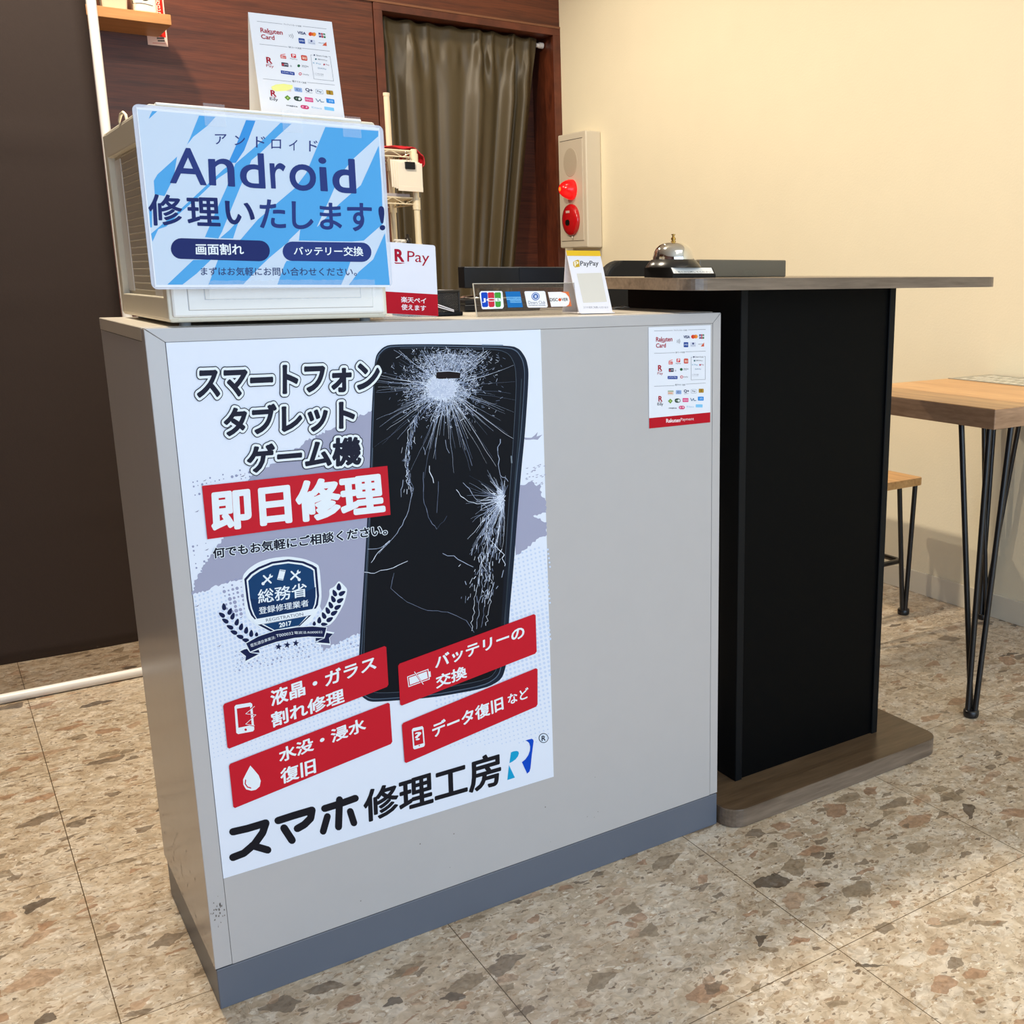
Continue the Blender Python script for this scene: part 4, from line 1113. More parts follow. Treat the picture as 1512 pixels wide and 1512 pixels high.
for sx, sg_ in ((0.0085, 1), (CW - 0.0105, -1)):
    mb = MB(); mb.box((sx, 0.02, 0.02), (sx + 0.002, CD - 0.02, CH - 0.02), M_rib, 0, 1, F)
    for k in range(20):
        z = 0.036 + k * 0.0093
        mb.tube([(sx + 0.001 - 0.0008 * sg_, 0.027, z), (sx + 0.001 - 0.0008 * sg_, CD - 0.078, z)], 0.0010, M_rib, 6, True, F)
    mb.box((sx - 0.001 if sg_ > 0 else sx + 0.001, CD - 0.072, 0.034), (sx + 0.001 if sg_ > 0 else sx + 0.003, CD - 0.026, CH - 0.038), M_pl, 0.0005, 1, F)  # brighter strip: light on the recess's inner wall put into the colour
    mb.build('ribbed_side', dc)
for k in range(3):
    z0 = 0.006 + k * 0.079
    mb = MB(); mb.box((0.004, 0.0, z0), (CW - 0.004, 0.10, z0 + 0.0765), M_pl, 0.003, 2, F)
    mb.box((0.022, -0.0006, z0 + 0.008), (CW - 0.020, 0.002, z0 + 0.0685), mat('drawer_line', (196, 200, 206), 0.5), 0.0006, 1, F)
    mb.box((0.0226, -0.0012, z0 + 0.0086), (CW - 0.0206, 0.002, z0 + 0.0679), M_pl, 0.0006, 1, F)
    mb.box((0.041, -0.0014, z0 + 0.0206), (CW - 0.036, 0.002, z0 + 0.0606), mat('drawer_line', (196, 200, 206), 0.5), 0, 1, F)
    mb.box((0.0416, -0.0018, z0 + 0.0212), (CW - 0.0366, 0.002, z0 + 0.0600), M_pl, 0.0006, 1, F)
    mb.build('drawer', dc)
for x, y in ((0.022, 0.03), (CW - 0.022, 0.03), (0.022, CD - 0.03), (CW - 0.022, CD - 0.03)):
    mb = MB(); mb.lathe([(0.007, 0.0), (0.007, 0.007), (0.0, 0.007)], F @ Vector((x, y, -0.0049)), mat('grey_rubber', (150, 150, 150), 0.6), 14); mb.build('foot', dc)
mb = MB(); mb.box((0.010, 0.006, CH - 0.001), (CW - 0.018, 0.014, CH + 0.0025), M_pl, 0.001, 1, F); mb.build('top_ridge', dc)
mb = MB(); b0 = Vector((0.004, 0.165, CH))
mb.tube([b0 + Vector((0.0, 0.0, -0.001)), b0 + Vector((0, 0.004, 0.006)), b0 + Vector((-0.001, 0.014, 0.010)), b0 + Vector((-0.002, 0.026, 0.009)), b0 + Vector((-0.003, 0.036, 0.002)), b0 + Vector((-0.003, 0.038, -0.001))], [0.0018, 0.002, 0.0021, 0.002, 0.0015, 0.0009], mat('cream_hook', (246, 234, 200), 0.4), 10, True, F)
mb.build('top_hook', dc)

# ------------------------------------------------------------------ sign taped to the front of the drawer case
M_sleeve = clear('clear_sleeve', (225, 230, 244), 0.55, 0.12)
sy = 0.055
n_ = Vector((math.sin(sy), -math.cos(sy), 0)); Sp = Vector((0.157, -0.0145, 1.07))
S = Sheet(Sp, n_)
sg = thing('repair_sign', 'blue and white repair notice in a clear sleeve taped on the drawer case', 'sign', (0.157, -0.0145, 0.971))
FS = frame((0.157, -0.0125, 0.9712), sy)
mb = MB(); mb.prism(rrect(-0.1475, 0, 0.1475, 0.2035, 0.007, 5), 0.0004, 0.0024, M_sleeve, 0, FS @ Matrix.Rotation(math.pi / 2, 4, 'X')); mb.build('sleeve', sg)
Q1 = Z(140, 0, 3.15)
Ta, Tb, Tc, Td = Z(190, 140, 7.56), Z(380, 140, 7.2), Z(190, 290, 7.56), Z(380, 290, 7.2)
S.p = Sp - n_ * 0.0 + n_ * 0.0010
PB = (206, 222, 240); SK = (84, 168, 228); SKD = (62, 150, 222)
mb = MB()
S.poly(mb, [(201, 158), (560, 189), (575.5, 424), (229, 424)], (236, 242, 250), 1)
S.poly(mb, [(203, 161.5), (559, 192.3), (575.2, 420.8), (231, 420.6)], PB, 2)
mb.build('sheet', sg)
mb = MB()
def P2(pts, c=SK, l=3): S.poly(mb, pts, c, l)
P2(Ta((262, 182), (318, 184), (225, 270), (240, 225)))
P2(Ta((785, 232), (970, 245), (880, 345), (720, 470), (650, 560), (690, 470)))
P2([Ta((1310, 282)), Ta((1415, 290)), Ta((1290, 620)), Ta((1195, 760)), Ta((1110, 760)), Ta((1200, 560))], SKD)
P2([Tb((245, 298)), Tb((362, 308)), Tb((200, 455)), Tb((40, 610)), Ta((1370, 730)), Ta((1240, 1040)), Ta((1150, 1260)), Ta((1040, 1530)), Tc((1000, 470)), Tc((850, 455)), Ta((1000, 1240)), Ta((1090, 1040)), Ta((1190, 770)), Ta((1400, 590)), Tb((80, 460))], SK)
P2(Ta((1150, 770), (1060, 830), (740, 1130), (530, 1320), (380, 1440), (250, 1550), (265, 1640), (330, 1500), (420, 1470), (560, 1330), (780, 1140), (1000, 930), (1150, 830)), SK)
P2(Ta((540, 690), (500, 930), (400, 1130), (290, 1110), (280, 960), (320, 890), (430, 790)), SK)
P2(Ta((225, 1240), (260, 1300), (260, 1480), (240, 1480)), SK)
P2([Tb((722, 342)), Tb((1285, 385)), Tb((1285, 440)), Tb((1020, 680)), Tb((880, 850)), Tb((780, 1080)), Tb((630, 1410)), Td((470, 470)), Td((345, 470)), Td((130, 650)), Td((20, 755)), Tc((1280, 980)), Tc((890, 985)), Tc((1000, 700)), Tc((1260, 470)), Tb((0, 1330)), Tb((200, 1160)), Tb((400, 990)), Tb((520, 830))], SK)
P2([Td((455, 350)), Td((440, 470)), Td((330, 470))], PB, 4)
P2([Tb((1290, 540)), Tb((1320, 960)), Td((1335, 290)), Td((1130, 470)), Td((1000, 480)), Td((430, 470)), Tb((640, 1400)), Tb((870, 1160)), Tb((1100, 960))], SK)
P2([Td((1355, 390)), Td((1408, 942)), Td((970, 942)), Td((1080, 800)), Td((1230, 670))], SK)
P2([Td((310, 685)), Td((990, 690)), Td((960, 780)), Td((890, 940)), Td((212, 938)), Td((290, 720))], SK)
P2(Tc((1240, 250), (1210, 330), (1165, 470), (1020, 465), (1120, 380)), SK)
P2([Tc((720, 710)), Tc((920, 705)), Tc((760, 860)), Tc((600, 985)), Tc((430, 985))], SK)
mb.build('background_pattern', sg)
mb = MB(); NV = (30, 42, 102); NV2 = (42, 58, 124)
def glyph(ch, zf, x0, y0, x1, y1, c, off):
    S.text(mb, ch, zf((x0, y1), (x1, y1), (x1, y0), (x0, y0)), c, 6, off)
KT = (50, 62, 126)
for ch, zf, x0, y0, x1, y1 in (('ア', Ta, 962, 440, 1090, 552), ('ン', Ta, 1182, 456, 1296, 562), ('ド', Ta, 1420, 466, 1522, 588), ('ロ', Tb, 148, 476, 250, 572), ('イ', Tb, 336, 480, 424, 592), ('ド', Tb, 550, 488, 638, 602)):
    glyph(ch, zf, x0, y0, x1, y1, KT, 0.004)
S.text(mb, 'A', Ta((466, 980), (864, 1006), (860, 612), (470, 588)), NV2, 6, 0.010)
S.text(mb, 'n', Ta((905, 1003), (1180, 1020), (1166, 722), (892, 716)), NV2, 6, 0.010)
S.text(mb, 'd', Ta((1252, 1030), (1522, 1042), (1500, 660), (1240, 652)), NV2, 6, 0.010)
S.text(mb, 'r', Tb((150, 990), (302, 998), (292, 734), (132, 728)), NV2, 6, 0.010)
S.text(mb, 'o', Tb((350, 1012), (622, 1020), (612, 748), (342, 740)), NV2, 6, 0.010)
S.text(mb, 'i', Tb((672, 1018), (748, 1022), (722, 672), (652, 668)), NV2, 6, 0.010)
S.text(mb, 'd', Tb((812, 1030), (1042, 1040), (1022, 692), (800, 684)), NV2, 6, 0.020)
S.text(mb, '修', Ta((238, 1452), (596, 1450), (580, 1128), (218, 1110)), NV, 6, 0.022)
S.text(mb, '理', Ta((668, 1452), (1018, 1462), (1000, 1158), (648, 1148)), NV, 6, 0.022)
S.text(mb, 'い', Ta((1090, 1440), (1402, 1440), (1388, 1206), (1080, 1190)), NV, 6, 0.022)
S.text(mb, 'た', Td((28, 330), (298, 338), (288, 44), (30, 36)), NV2, 6, 0.020)
S.text(mb, 'し', Td((378, 340), (590, 344), (586, 64), (368, 58)), NV2, 6, 0.020)
S.text(mb, 'ま', Td((674, 346), (894, 350), (884, 78), (664, 70)), NV2, 6, 0.020)
S.text(mb, 'す', Td((960, 362), (1216, 368), (1208, 80), (958, 72)), NV2, 6, 0.020)
S.text(mb, '!', [Td((1308, 355)), Td((1352, 352)), Td((1340, 110)), Td((1290, 112))], NV, 6, 0.02)
def pill(a, b, h, c):
    S.stroke(mb, [a, b], h, c, 5); S.disc(mb, a, h / 2, c, 5, 24); S.disc(mb, b, h / 2, c, 5, 24)
pill((267.5, 367), (383, 370.5), 30.6, NV); pill((431.5, 371), (534, 372.5), 28.6, NV2)
S.text(mb, '画面割れ', [Tc((752, 650)), Tc((1284, 650)), Tc((1274, 532)), Tc((748, 528))], WHT, 6, 0.02)
S.text(mb, 'バッテリー交換', [Td((388, 622)), Td((1124, 634)), Td((1118, 535)), Td((390, 535))], WHT, 6, 0.018)
S.text(mb, 'まずはお気軽にお問い合わせください。', [Tc((808, 882)), Td((1058, 846)), Td((1050, 758)), Tc((806, 790))], (56, 66, 112), 6, 0.008)
mb.build('lettering', sg)
# strips of clear tape with crinkles above and below
M_tape = clear('clear_tape', (250, 252, 255), 0.18, 0.15)
def tape(x0, x1, z0, z1, seed):
    r = random.Random(seed); mb = MB(); n = 60; vv = []; ff = []
    for i in range(n + 1):
        x = x0 + (x1 - x0) * i / n
        for j in range(6):
            zz = z0 + (z1 - z0) * j / 5 + ((r.uniform(-.0007, .0007) if z1 - z0 < 0.024 else r.uniform(-.0001, .0001)) if j in (0, 5) else 0)
            edge = 0.0016 if j == 0 or j == 5 else 0
            vv.append(FS @ Vector((x, -0.0044 - (edge * r.random() + r.uniform(0, .0006) if z1 - z0 < 0.024 else 0.00015 * math.sin(i * .7)), zz)))
    for i in range(n):
        for j in range(5):
            a = i * 6 + j; ff.append((a, a + 6, a + 7, a + 1))
    mb.add(vv, ff, M_tape, False); mb.build('tape', sg)
tape(-0.085, 0.122, -0.013, 0.010, 4)
for x in (-0.06, 0.03, 0.105): tape(x - 0.012, x + 0.012, 0.186, 0.211, int(x * 1000) + 200)

# ------------------------------------------------------------------ folded payment card on top of the drawer case
tcx, tcy, tz, tyaw, tt, tw, th = 0.226, 0.062, CZ + CH + 0.0005, -0.076, 0.255, 0.104, 0.137
FT = frame((tcx, tcy, tz), tyaw, tt)
tc_ = thing('payment_card', 'white folded payment card with small logos standing on the drawer case', 'card', (tcx, tcy, tz))
mb = MB(); M_pap = mat('card_paper', (236, 236, 240), 0.4)
mb.box((-tw / 2, 0, 0), (tw / 2, 0.0012, th), M_pap, 0, 1, FT)
mb.build('front_leaf', tc_)
top = FT @ Vector((0, 0.0012, th)); FB = frame(FT @ Vector((0, 0.001, th)), tyaw, 0)
mb = MB(); bo = 0.055
mb.add([FT @ Vector((-tw / 2, 0.001, th)), FT @ Vector((tw / 2, 0.001, th)),
        Vector((0, 0, 0)) + frame((tcx, tcy, tz), tyaw) @ Vector((tw / 2, 0.034 + bo, 0)), frame((tcx, tcy, tz), tyaw) @ Vector((-tw / 2, 0.034 + bo, 0))], [(0, 1, 2, 3)], M_pap)
o_ = mb.build('rear_leaf', tc_); md = o_.modifiers.new('thick', 'SOLIDIFY'); md.thickness = 0.001; md.offset = 0
nT = (FT.to_3x3() @ Vector((0, -1, 0)))
S = Sheet(FT @ Vector((0, 0, 0.05)), nT)
def homog(src, dst):
    A = []; b = []
    for (x, y), (u, v) in zip(src, dst):
        A.append([x, y, 1, 0, 0, 0, -u * x, -u * y]); b.append(u); A.append([0, 0, 0, x, y, 1, -v * x, -v * y]); b.append(v)
    h = np.linalg.solve(np.array(A, float), np.array(b, float))
    def f(*pts):
        r = []
        for x, y in pts:
            w = h[6] * x + h[7] * y + 1; r.append(((h[0] * x + h[1] * y + h[2]) / w, (h[3] * x + h[4] * y + h[5]) / w))
        return r if len(r) > 1 else r[0]
    return f
Z8 = Z(360, 10, 8.894)
HK = homog([(195, 217), (770, 200), (697, 1053), (262, 1035)], Z8((172, 190), (1085, 292), (1120, 1340), (392, 1216)))
mb = MB(); payment_print(S, mb, HK, False)
S.poly(mb, Z8((360, 1050), (420, 1022), (520, 1012), (640, 1030), (640, 1075), (560, 1105), (430, 1112), (370, 1090)), (250, 246, 150), 4)
mb.build('printing', tc_)

# ------------------------------------------------------------------ small R Pay display stand
ry0 = 0.040
S = Sheet((0.35, ry0, 1.0), (0, -1, 0)); V5 = Z(560, 330, 10.08)
rp = thing('pay_stand', 'small white and red card stand just right of the drawer case', 'stand', (0.352, ry0 + 0.01, H))
mb = MB()
bl, br, tr, tl = V5((90, 1338), (880, 1382), (834, 325), (20, 266))
card = [bl, (br[0] - 1.5, br[1]), (br[0], br[1] - 1.5), (tr[0], tr[1] + 3), (tr[0] - .8, tr[1] + 1), (tr[0] - 3, tr[1] - .2), tl]
pts = [S.at(q, 0) for q in card]; pb = [q + Vector((0, 0.003, 0)) for q in pts]
mb.poly(pts, mat('glossy_card', (228, 226, 234), 0.2)); mb.poly(pb[::-1], mat('glossy_card', (228, 226, 234), 0.2))
for i in range(len(pts)): mb.poly([pts[i], pb[i], pb[(i + 1) % len(pts)], pts[(i + 1) % len(pts)]], mat('glossy_card', (228, 226, 234), 0.2))
mb.build('card', rp)
mb = MB(); S.poly(mb, V5((70, 1010), (866, 1056), (880, 1380), (90, 1336)), (186, 8, 32), 1); mb.build('red_panel', rp)
mb = MB(); RR = (170, 12, 44)
S.text(mb, 'R', V5((240, 556), (362, 564), (350, 394), (232, 388)), RR, 2, 0.04); S.poly(mb, V5((222, 576), (250, 580), (390, 588), (320, 600), (240, 598)), RR, 2)
S.text(mb, 'Pay', V5((418, 618), (738, 634), (748, 430), (418, 408)), RR, 2, 0.0)
mb.build('logo', rp)
mb = MB(); S.text(mb, '楽天ペイ', V5((328, 1172), (694, 1192), (694, 1110), (322, 1088)), (244, 226, 230), 3, 0.025); S.text(mb, '使えます', V5((332, 1284), (692, 1302), (692, 1220), (328, 1200)), (244, 226, 230), 3, 0.025)
mb.build('lettering', rp)
mb = MB(); x0 = S.at((576, 466)).x; x1 = S.at((642, 466)).x
mb.box((x0 - 0.012, ry0 - 0.006, H + 0.0004), (x1, ry0 + 0.035, H + 0.0034), clear('clear_acrylic', (240, 240, 240), 0.2), 0.0006, 1)
mb.box((x0 - 0.012, ry0 + 0.0032, H + 0.003), (x1, ry0 + 0.0062, H + 0.06), _mats.get('clear_acrylic') or bpy.data.materials['clear_acrylic'], 0.0006, 1)
mb.build('acrylic_base', rp)

# ------------------------------------------------------------------ smoky plate with card-brand stickers
F2 = frame((0.5365, 0.0515, H + 0.0006), 0.027, 0.162)
cb = thing('card_brand_plate', 'long low clear acrylic plate with four card logos on the counter edge', 'sign', (0.536, 0.052, H))
M_acr = clear('smoky_acrylic', (96, 80, 66), 0.32, 0.04)
mb = MB(); mb.box((-0.0860, 0, 0), (0.0860, 0.0022, 0.0485), M_acr, 0.0004, 1, F2); pl_ = mb.build('plate', cb)
mb = MB(); M_edge = mat('acrylic_edge', (198, 192, 180), 0.2)
mb.box((-0.0860, -0.0001, 0.0478), (0.0860, 0.0023, 0.0486), M_edge, 0, 1, F2); mb.box((-0.0866, -0.0001, 0), (-0.0858, 0.0023, 0.0486), M_edge, 0, 1, F2); mb.build('edge', cb)
mb = MB(); mb.box((-0.0860, 0.0002, 0.0), (0.0860, 0.040, 0.0014), clear('clear_foot', (220, 214, 200), 0.15), 0, 1, frame((0.5365, 0.0515, H + 0.0006), 0.027)); mb.build('base', cb)
S = Sheet(F2 @ Vector((0, -0.0003, 0.02)), F2.to_3x3() @ Vector((0, -1, 0))); V2 = Z(640, 380, 6.873)
mb = MB()
S.poly(mb, V2((482, 343), (690, 342), (700, 355), (714, 500), (700, 520), (500, 526), (490, 515), (466, 365)), (244, 246, 250), 1)
for k, c in enumerate(((16, 72, 190), (206, 44, 64), (70, 160, 60))):
    x = 482 + k * 68
    S.poly(mb, V2((x + 10, 356), (x + 56, 354), (x + 66, 365), (x + 74 - k * 4, 490), (x + 64 - k * 4, 504), (x + 24, 506), (x + 12, 496), (x, 366)), c, 2)
S.text(mb, 'JCB', V2((500, 458), (690, 456), (686, 414), (496, 416)), (240, 244, 250), 3, 0.03)
mb.build('logo_sticker', cb)
mb = MB(); S.poly(mb, V2((728, 348), (878, 346), (908, 506), (756, 510)), (22, 112, 184), 1)
S.poly(mb, V2((738, 402), (884, 400), (888, 430), (743, 432)), (120, 186, 232), 2); S.poly(mb, V2((775, 434), (888, 432), (893, 460), (780, 460)), (120, 186, 232), 2)
S.text(mb, 'AMERICAN', V2((742, 424), (882, 423), (880, 408), (740, 409)), (22, 112, 184), 3, 0.02); S.text(mb, 'EXPRESS', V2((782, 454), (888, 453), (886, 438), (780, 439)), (22, 112, 184), 3, 0.02); mb.build('logo_sticker', cb)
mb = MB(); S.poly(mb, V2((930, 344), (1122, 342), (1134, 352), (1160, 495), (1150, 508), (965, 510), (952, 500), (922, 355)), (246, 246, 250), 1)
S.disc(mb, V2((1036, 397)), 6.0, (48, 98, 172), 2, 24); S.disc(mb, V2((1036, 397)), 4.9, (236, 240, 248), 3, 24); S.disc(mb, V2((1036, 397)), 4.0, (48, 98, 172), 4, 20); S.stroke(mb, V2((1030, 384), (1030, 412)), 1.2, (236, 240, 248), 5, False); S.stroke(mb, V2((1042, 384), (1042, 412)), 1.2, (236, 240, 248), 5, False)
S.text(mb, 'Diners Club', V2((965, 474), (1136, 472), (1130, 440), (960, 442)), (100, 108, 124), 2); S.text(mb, 'INTERNATIONAL', V2((968, 494), (1140, 492), (1138, 480), (966, 482)), (110, 116, 130), 2, .02); mb.build('logo_sticker', cb)
mb = MB(); S.poly(mb, V2((1160, 352), (1372, 348), (1402, 496), (1195, 502)), (228, 116, 62), 1)
S.poly(mb, V2((1160, 352), (1290, 350), (1340, 364), (1372, 400), (1382, 440), (1372, 480), (1345, 498), (1195, 502)), (248, 244, 240), 2)
S.text(mb, 'DISC', V2((1184, 446), (1262, 444), (1258, 414), (1180, 414)), (40, 40, 46), 3, .02); S.disc(mb, V2((1282, 430)), 2.3, (222, 90, 50), 3); S.text(mb, 'VER', V2((1302, 444), (1366, 442), (1362, 412), (1298, 414)), (40, 40, 46), 3, .02); mb.build('logo_sticker', cb)

# ------------------------------------------------------------------ folded PayPay card
F3 = frame((0.655, 0.052, H + 0.0012), -0.041, 0.395)
pp = thing('folded_card', 'folded white card with a yellow top strip and blank beige square on the counter', 'card', (0.655, 0.055, H))
mb = MB(); Mw = mat('white_card', (236, 234, 240), 0.35)
mb.box((-0.0300, 0, 0), (0.0300, 0.0012, 0.104), Mw, 0.0002, 1, F3); mb.build('front_leaf', pp)
b3 = frame((0.655, 0.052, H + 0.0012), -0.041)
mb = MB(); mb.add([F3 @ Vector((-0.030, 0.0008, 0.104)), F3 @ Vector((0.030, 0.0008, 0.104)), b3 @ Vector((0.030, 0.058, 0)), b3 @ Vector((-0.030, 0.058, 0))], [(0, 1, 2, 3)], Mw)
o_ = mb.build('rear_leaf', pp); md = o_.modifiers.new('thick', 'SOLIDIFY'); md.thickness = 0.001; md.offset = 0
mb = MB(); mb.box((-0.030, -0.006, 0), (0.030, 0.058, 0.0012), Mw, 0, 1, b3); mb.build('bottom_leaf', pp)
S = Sheet(F3 @ Vector((0, 0, 0.05)), F3.to_3x3() @ Vector((0, -1, 0))); V3 = Z(780, 180, 3.6)
mb = MB(); mb.box((-0.0300, -0.0008, 0.0955), (0.0300, 0.0, 0.1042), ink((232, 188, 44)), 0, 1, F3); mb.build('yellow_strip', pp)
mb = MB(); S.poly(mb, V3((257, 806), (388, 802), (418, 956), (292, 962)), (222, 216, 204), 1); mb.build('beige_square', pp)
mb = MB(); YG = (206, 168, 44)
S.poly(mb, V3((238, 744), (262, 732), (270, 735), (274, 770), (248, 774), (240, 765)), YG, 1); S.text(mb, 'P', V3((247, 768), (268, 766), (265, 741), (244, 744)), (246, 238, 214), 2, .02)
S.text(mb, 'PayPay', V3((278, 772), (374, 772), (372, 738), (276, 740)), (52, 50, 56), 1, .012)
mb.build('logo', pp)
mb = MB(); S.text(mb, 'スマホ決済ご利用いただけます', V3((294, 992), (426, 992), (425, 980), (292, 980)), (90, 90, 100), 1)
mb.build('lettering', pp)

# ------------------------------------------------------------------ black gear on the counter behind the cards
M_mon = mat('black_plastic', (13, 13, 15), 0.42, spec=0.25)
cd_ = thing('customer_display', 'low wide black display on a short silver stand, behind the card logo plate', 'display', (0.62, 0.30, H))
mb = MB(); mb.box((0.5445, 0.296, 0.9640), (0.772, 0.322, 0.9998), M_mon, 0.0015, 2); mb.build('screen_housing', cd_)
mb = MB(); mb.box((0.6475, 0.2952, 0.966), (0.7705, 0.297, 0.9985), mat('dark_screen', (22, 23, 29), 0.3, spec=0.2)); mb.box((0.546, 0.2955, 0.9982), (0.771, 0.2962, 0.9992), mat('bezel_edge', (120, 112, 104), 0.3)); mb.build('screen', cd_)
mb = MB(); mb.tube([(0.59, 0.309, 0.948), (0.59, 0.309, 0.966)], 0.012, M_mon, 16); mb.build('neck', cd_)
M_chr = mat('chrome', (226, 224, 220), 0.08, 1.0)
mb = MB(); mb.lathe([(0.0, 0.954), (0.020, 0.9535), (0.040, 0.951), (0.047, 0.948), (0.047, 0.9465), (0.0, 0.9465)], (0.59, 0.309, 0), M_chr, 36); mb.build('base_disc', cd_)
pr_ = thing('receipt_printer', 'small glossy black box on the counter under the silver stand', 'printer', (0.575, 0.29, H))
mb = MB(); mb.box((0.520, 0.245, H + 0.0006), (0.66, 0.345, 0.9375), M_mon, 0.002, 2); mb.box((0.521, 0.2455, 0.9379), (0.659, 0.3445, 0.9462), M_mon, 0.002, 2); mb.build('body', pr_)
mb = MB(); mb.box((0.521, 0.2443, 0.9366), (0.659, 0.2452, 0.9380), mat('grey_line', (76, 76, 76), 0.4)); mb.build('seam_strip', pr_)
# mesh tray
mt = thing('mesh_holder', 'black wire mesh card holder on the counter beside the red and white stand', 'holder', (0.42, 0.14, H))
mx0, mx1, my0, my1, mz0, mz1 = 0.372, 0.4525, 0.115, 0.175, H + 0.0006, 0.9625
mb = MB(); M_wire = mat('black_wire', (28, 28, 30), 0.4)
def lattice(p, ux, uz, w, h, n, m):
    for i in range(-m, n + 1):
        for sgn in (1, -1):
            a = (i / n) * w; b = a + h
            x0, z0_, x1, z1_ = a, 0, b, h
            if x0 < 0: z0_ = -x0; x0 = 0
            if x1 > w: z1_ = h - (x1 - w); x1 = w
            if x0 >= w or x1 <= 0 or z1_ <= z0_: continue
            if sgn < 0: z0_, z1_ = h - z0_, h - z1_
            mb.tube([p + ux * x0 + uz * z0_, p + ux * x1 + uz * z1_], 0.0005, M_wire, 5, False)
hh = mz1 - mz0 - 0.006
lattice(Vector((mx0, my0, mz0 + 0.004)), Vector((1, 0, 0)), Vector((0, 0, 1)), mx1 - mx0, hh, 22, 10)
lattice(Vector((mx0, my1, mz0 + 0.004)), Vector((1, 0, 0)), Vector((0, 0, 1)), mx1 - mx0, hh, 22, 10)
lattice(Vector((mx0, my0, mz0 + 0.004)), Vector((0, 1, 0)), Vector((0, 0, 1)), my1 - my0, hh, 16, 9)
lattice(Vector((mx1, my0, mz0 + 0.004)), Vector((0, 1, 0)), Vector((0, 0, 1)), my1 - my0, hh, 16, 9)
mb.build('mesh', mt)
mb = MB(); mb.tube([(mx0, my0, mz1), (mx1, my0, mz1), (mx1, my1, mz1), (mx0, my1, mz1)], 0.0022, M_wire, 8, closed=True)
for x, y in ((mx0, my0), (mx1, my0), (mx1, my1), (mx0, my1)): mb.tube([(x, y, mz0), (x, y, mz1)], 0.0016, M_wire, 8)
mb.build('rim', mt)
mb = MB(); mb.box((mx0 - 0.002, my0 - 0.004, mz0), (mx1 + 0.004, my1 + 0.002, mz0 + 0.006), M_mon, 0.0015, 2); mb.build('bottom', mt)
mb = MB(); M_cord = mat('white_cord', (232, 230, 236), 0.4)
for k in range(2):
    mb.tube([(0.375, 0.1085 - k * .001, 0.9580 - k * 0.004), (0.400, 0.1075, 0.9490 - k * 0.0035), (0.420, 0.107, 0.9420 - k * .003), (0.440, 0.1075, 0.9352 - k * .002)], 0.0008, M_cord, 8)
tag(mb.build('white_cord', None, (0.41, 0.108, 0.94)), 'pair of thin white cords drooping across the black mesh holder', 'cord')
mb = MB(); vv = []
for i in range(9):
    for j in range(4):
        vv.append((0.795 + i * 0.006 + j * 0.004, 0.222 + j * 0.011 + i * 0.003, H + 0.0012 + 0.0022 * math.sin(i * .8) ** 2))
mb.add(vv, [(i * 4 + j, i * 4 + j + 1, i * 4 + j + 5, i * 4 + j + 4) for i in range(8) for j in range(3)], mat('white_paper', (236, 232, 224), 0.5), True)
o_ = mb.build('paper_slip', None, (0.82, 0.24, H)); md = o_.modifiers.new('thick', 'SOLIDIFY'); md.thickness = 0.0006
tag(o_, 'small curled white paper slip at the back of the counter behind the folded card', 'paper')

# ------------------------------------------------------------------ things on the high table
TT = 0.9815
be = thing('call_bell', 'chrome desk bell on a black block base on the tall bar table', 'bell', (0.80, 0.05, TT))
bx, by = 0.806, 0.055
mb = MB(); bx0, bx1, by0, by1 = 0.773, 0.859, 0.010, 0.092
mb.prism([(by0, 0.0004), (by0, 0.0050), (by0 + 0.009, 0.0165), (by1, 0.0165), (by1, 0.0004)], bx0, bx1, M_mon, 0.0, Matrix(((0, 0, 1, 0), (1, 0, 0, 0), (0, 1, 0, TT), (0, 0, 0, 1)))); mb.build('block_base', be)
mb = MB(); mb.lathe([(0.046, TT + 0.0162), (0.0455, TT + 0.0180), (0.037, TT + 0.0285), (0.034, TT + 0.0295), (0.0, TT + 0.0295)], (bx, by, 0), mat('bell_skirt', (30, 28, 26), 0.25), 40); mb.build('skirt', be)
mb = MB(); prof = [(0.0405, 0.0208), (0.0408, 0.0235), (0.0402, 0.0275), (0.0392, 0.0300), (0.0380, 0.036), (0.0345, 0.0430), (0.0285, 0.0490), (0.0205, 0.0532), (0.0110, 0.0556), (0.0, 0.0562)]
mb.lathe([(r * 0.83, TT + 0.0290 + (z - 0.0208) * 0.80) for r, z in prof], (bx, by, 0), M_chr, 48); mb.build('dome', be)
mb = MB(); zt_ = TT + 0.0572
mb.lathe([(0.0, zt_ - 0.001), (0.0042, zt_ - 0.001), (0.0042, zt_ + 0.0012), (0.0024, zt_ + 0.002), (0.0038, zt_ + 0.0038), (0.0038, zt_ + 0.0062), (0.0020, zt_ + 0.0078), (0.0020, zt_ + 0.0105), (0.0040, zt_ + 0.0122), (0.0, zt_ + 0.0128)], (bx, by, 0), mat('brass', (178, 142, 74), 0.2, 1.0), 20); mb.build('plunger', be)
mb = MB(); nL = Vector((0, -0.0115, 0.009)).normalized()
lp_ = [Vector((x, by0 + 0.009 * t, TT + 0.0050 + 0.0115 * t)) + nL * 0.0003 for x, t in ((0.7755, 0.18), (0.8565, 0.18), (0.8565, 0.96), (0.7755, 0.96))]
mb.poly(lp_, mat('label_white', (242, 238, 228), 0.4)); lb_ = mb.build('label_plate', be)
S = Sheet(lp_[0] + nL * 0.0001, nL); VB = Z(940, 340, 11.63)
mb = MB(); S.text(mb, 'ご用の方は押してください', VB((665, 730), (1285, 728), (1270, 700), (648, 702)), (96, 90, 84), 1); mb.build('lettering', lb_)
tb = thing('tablet', 'flat black device lying near the middle of the tall bar table', 'tablet', (1.016, 0.137, TT))
mb = MB(); F4 = frame((1.016, 0.130, TT + 0.0004), 0.0)
mb.box((-0.1005, 0, 0), (0.1005, 0.014, 0.0305), mat('dark_olive_plastic', (104, 97, 82), 0.35), 0.002, 2, F4); mb.build('body', tb)
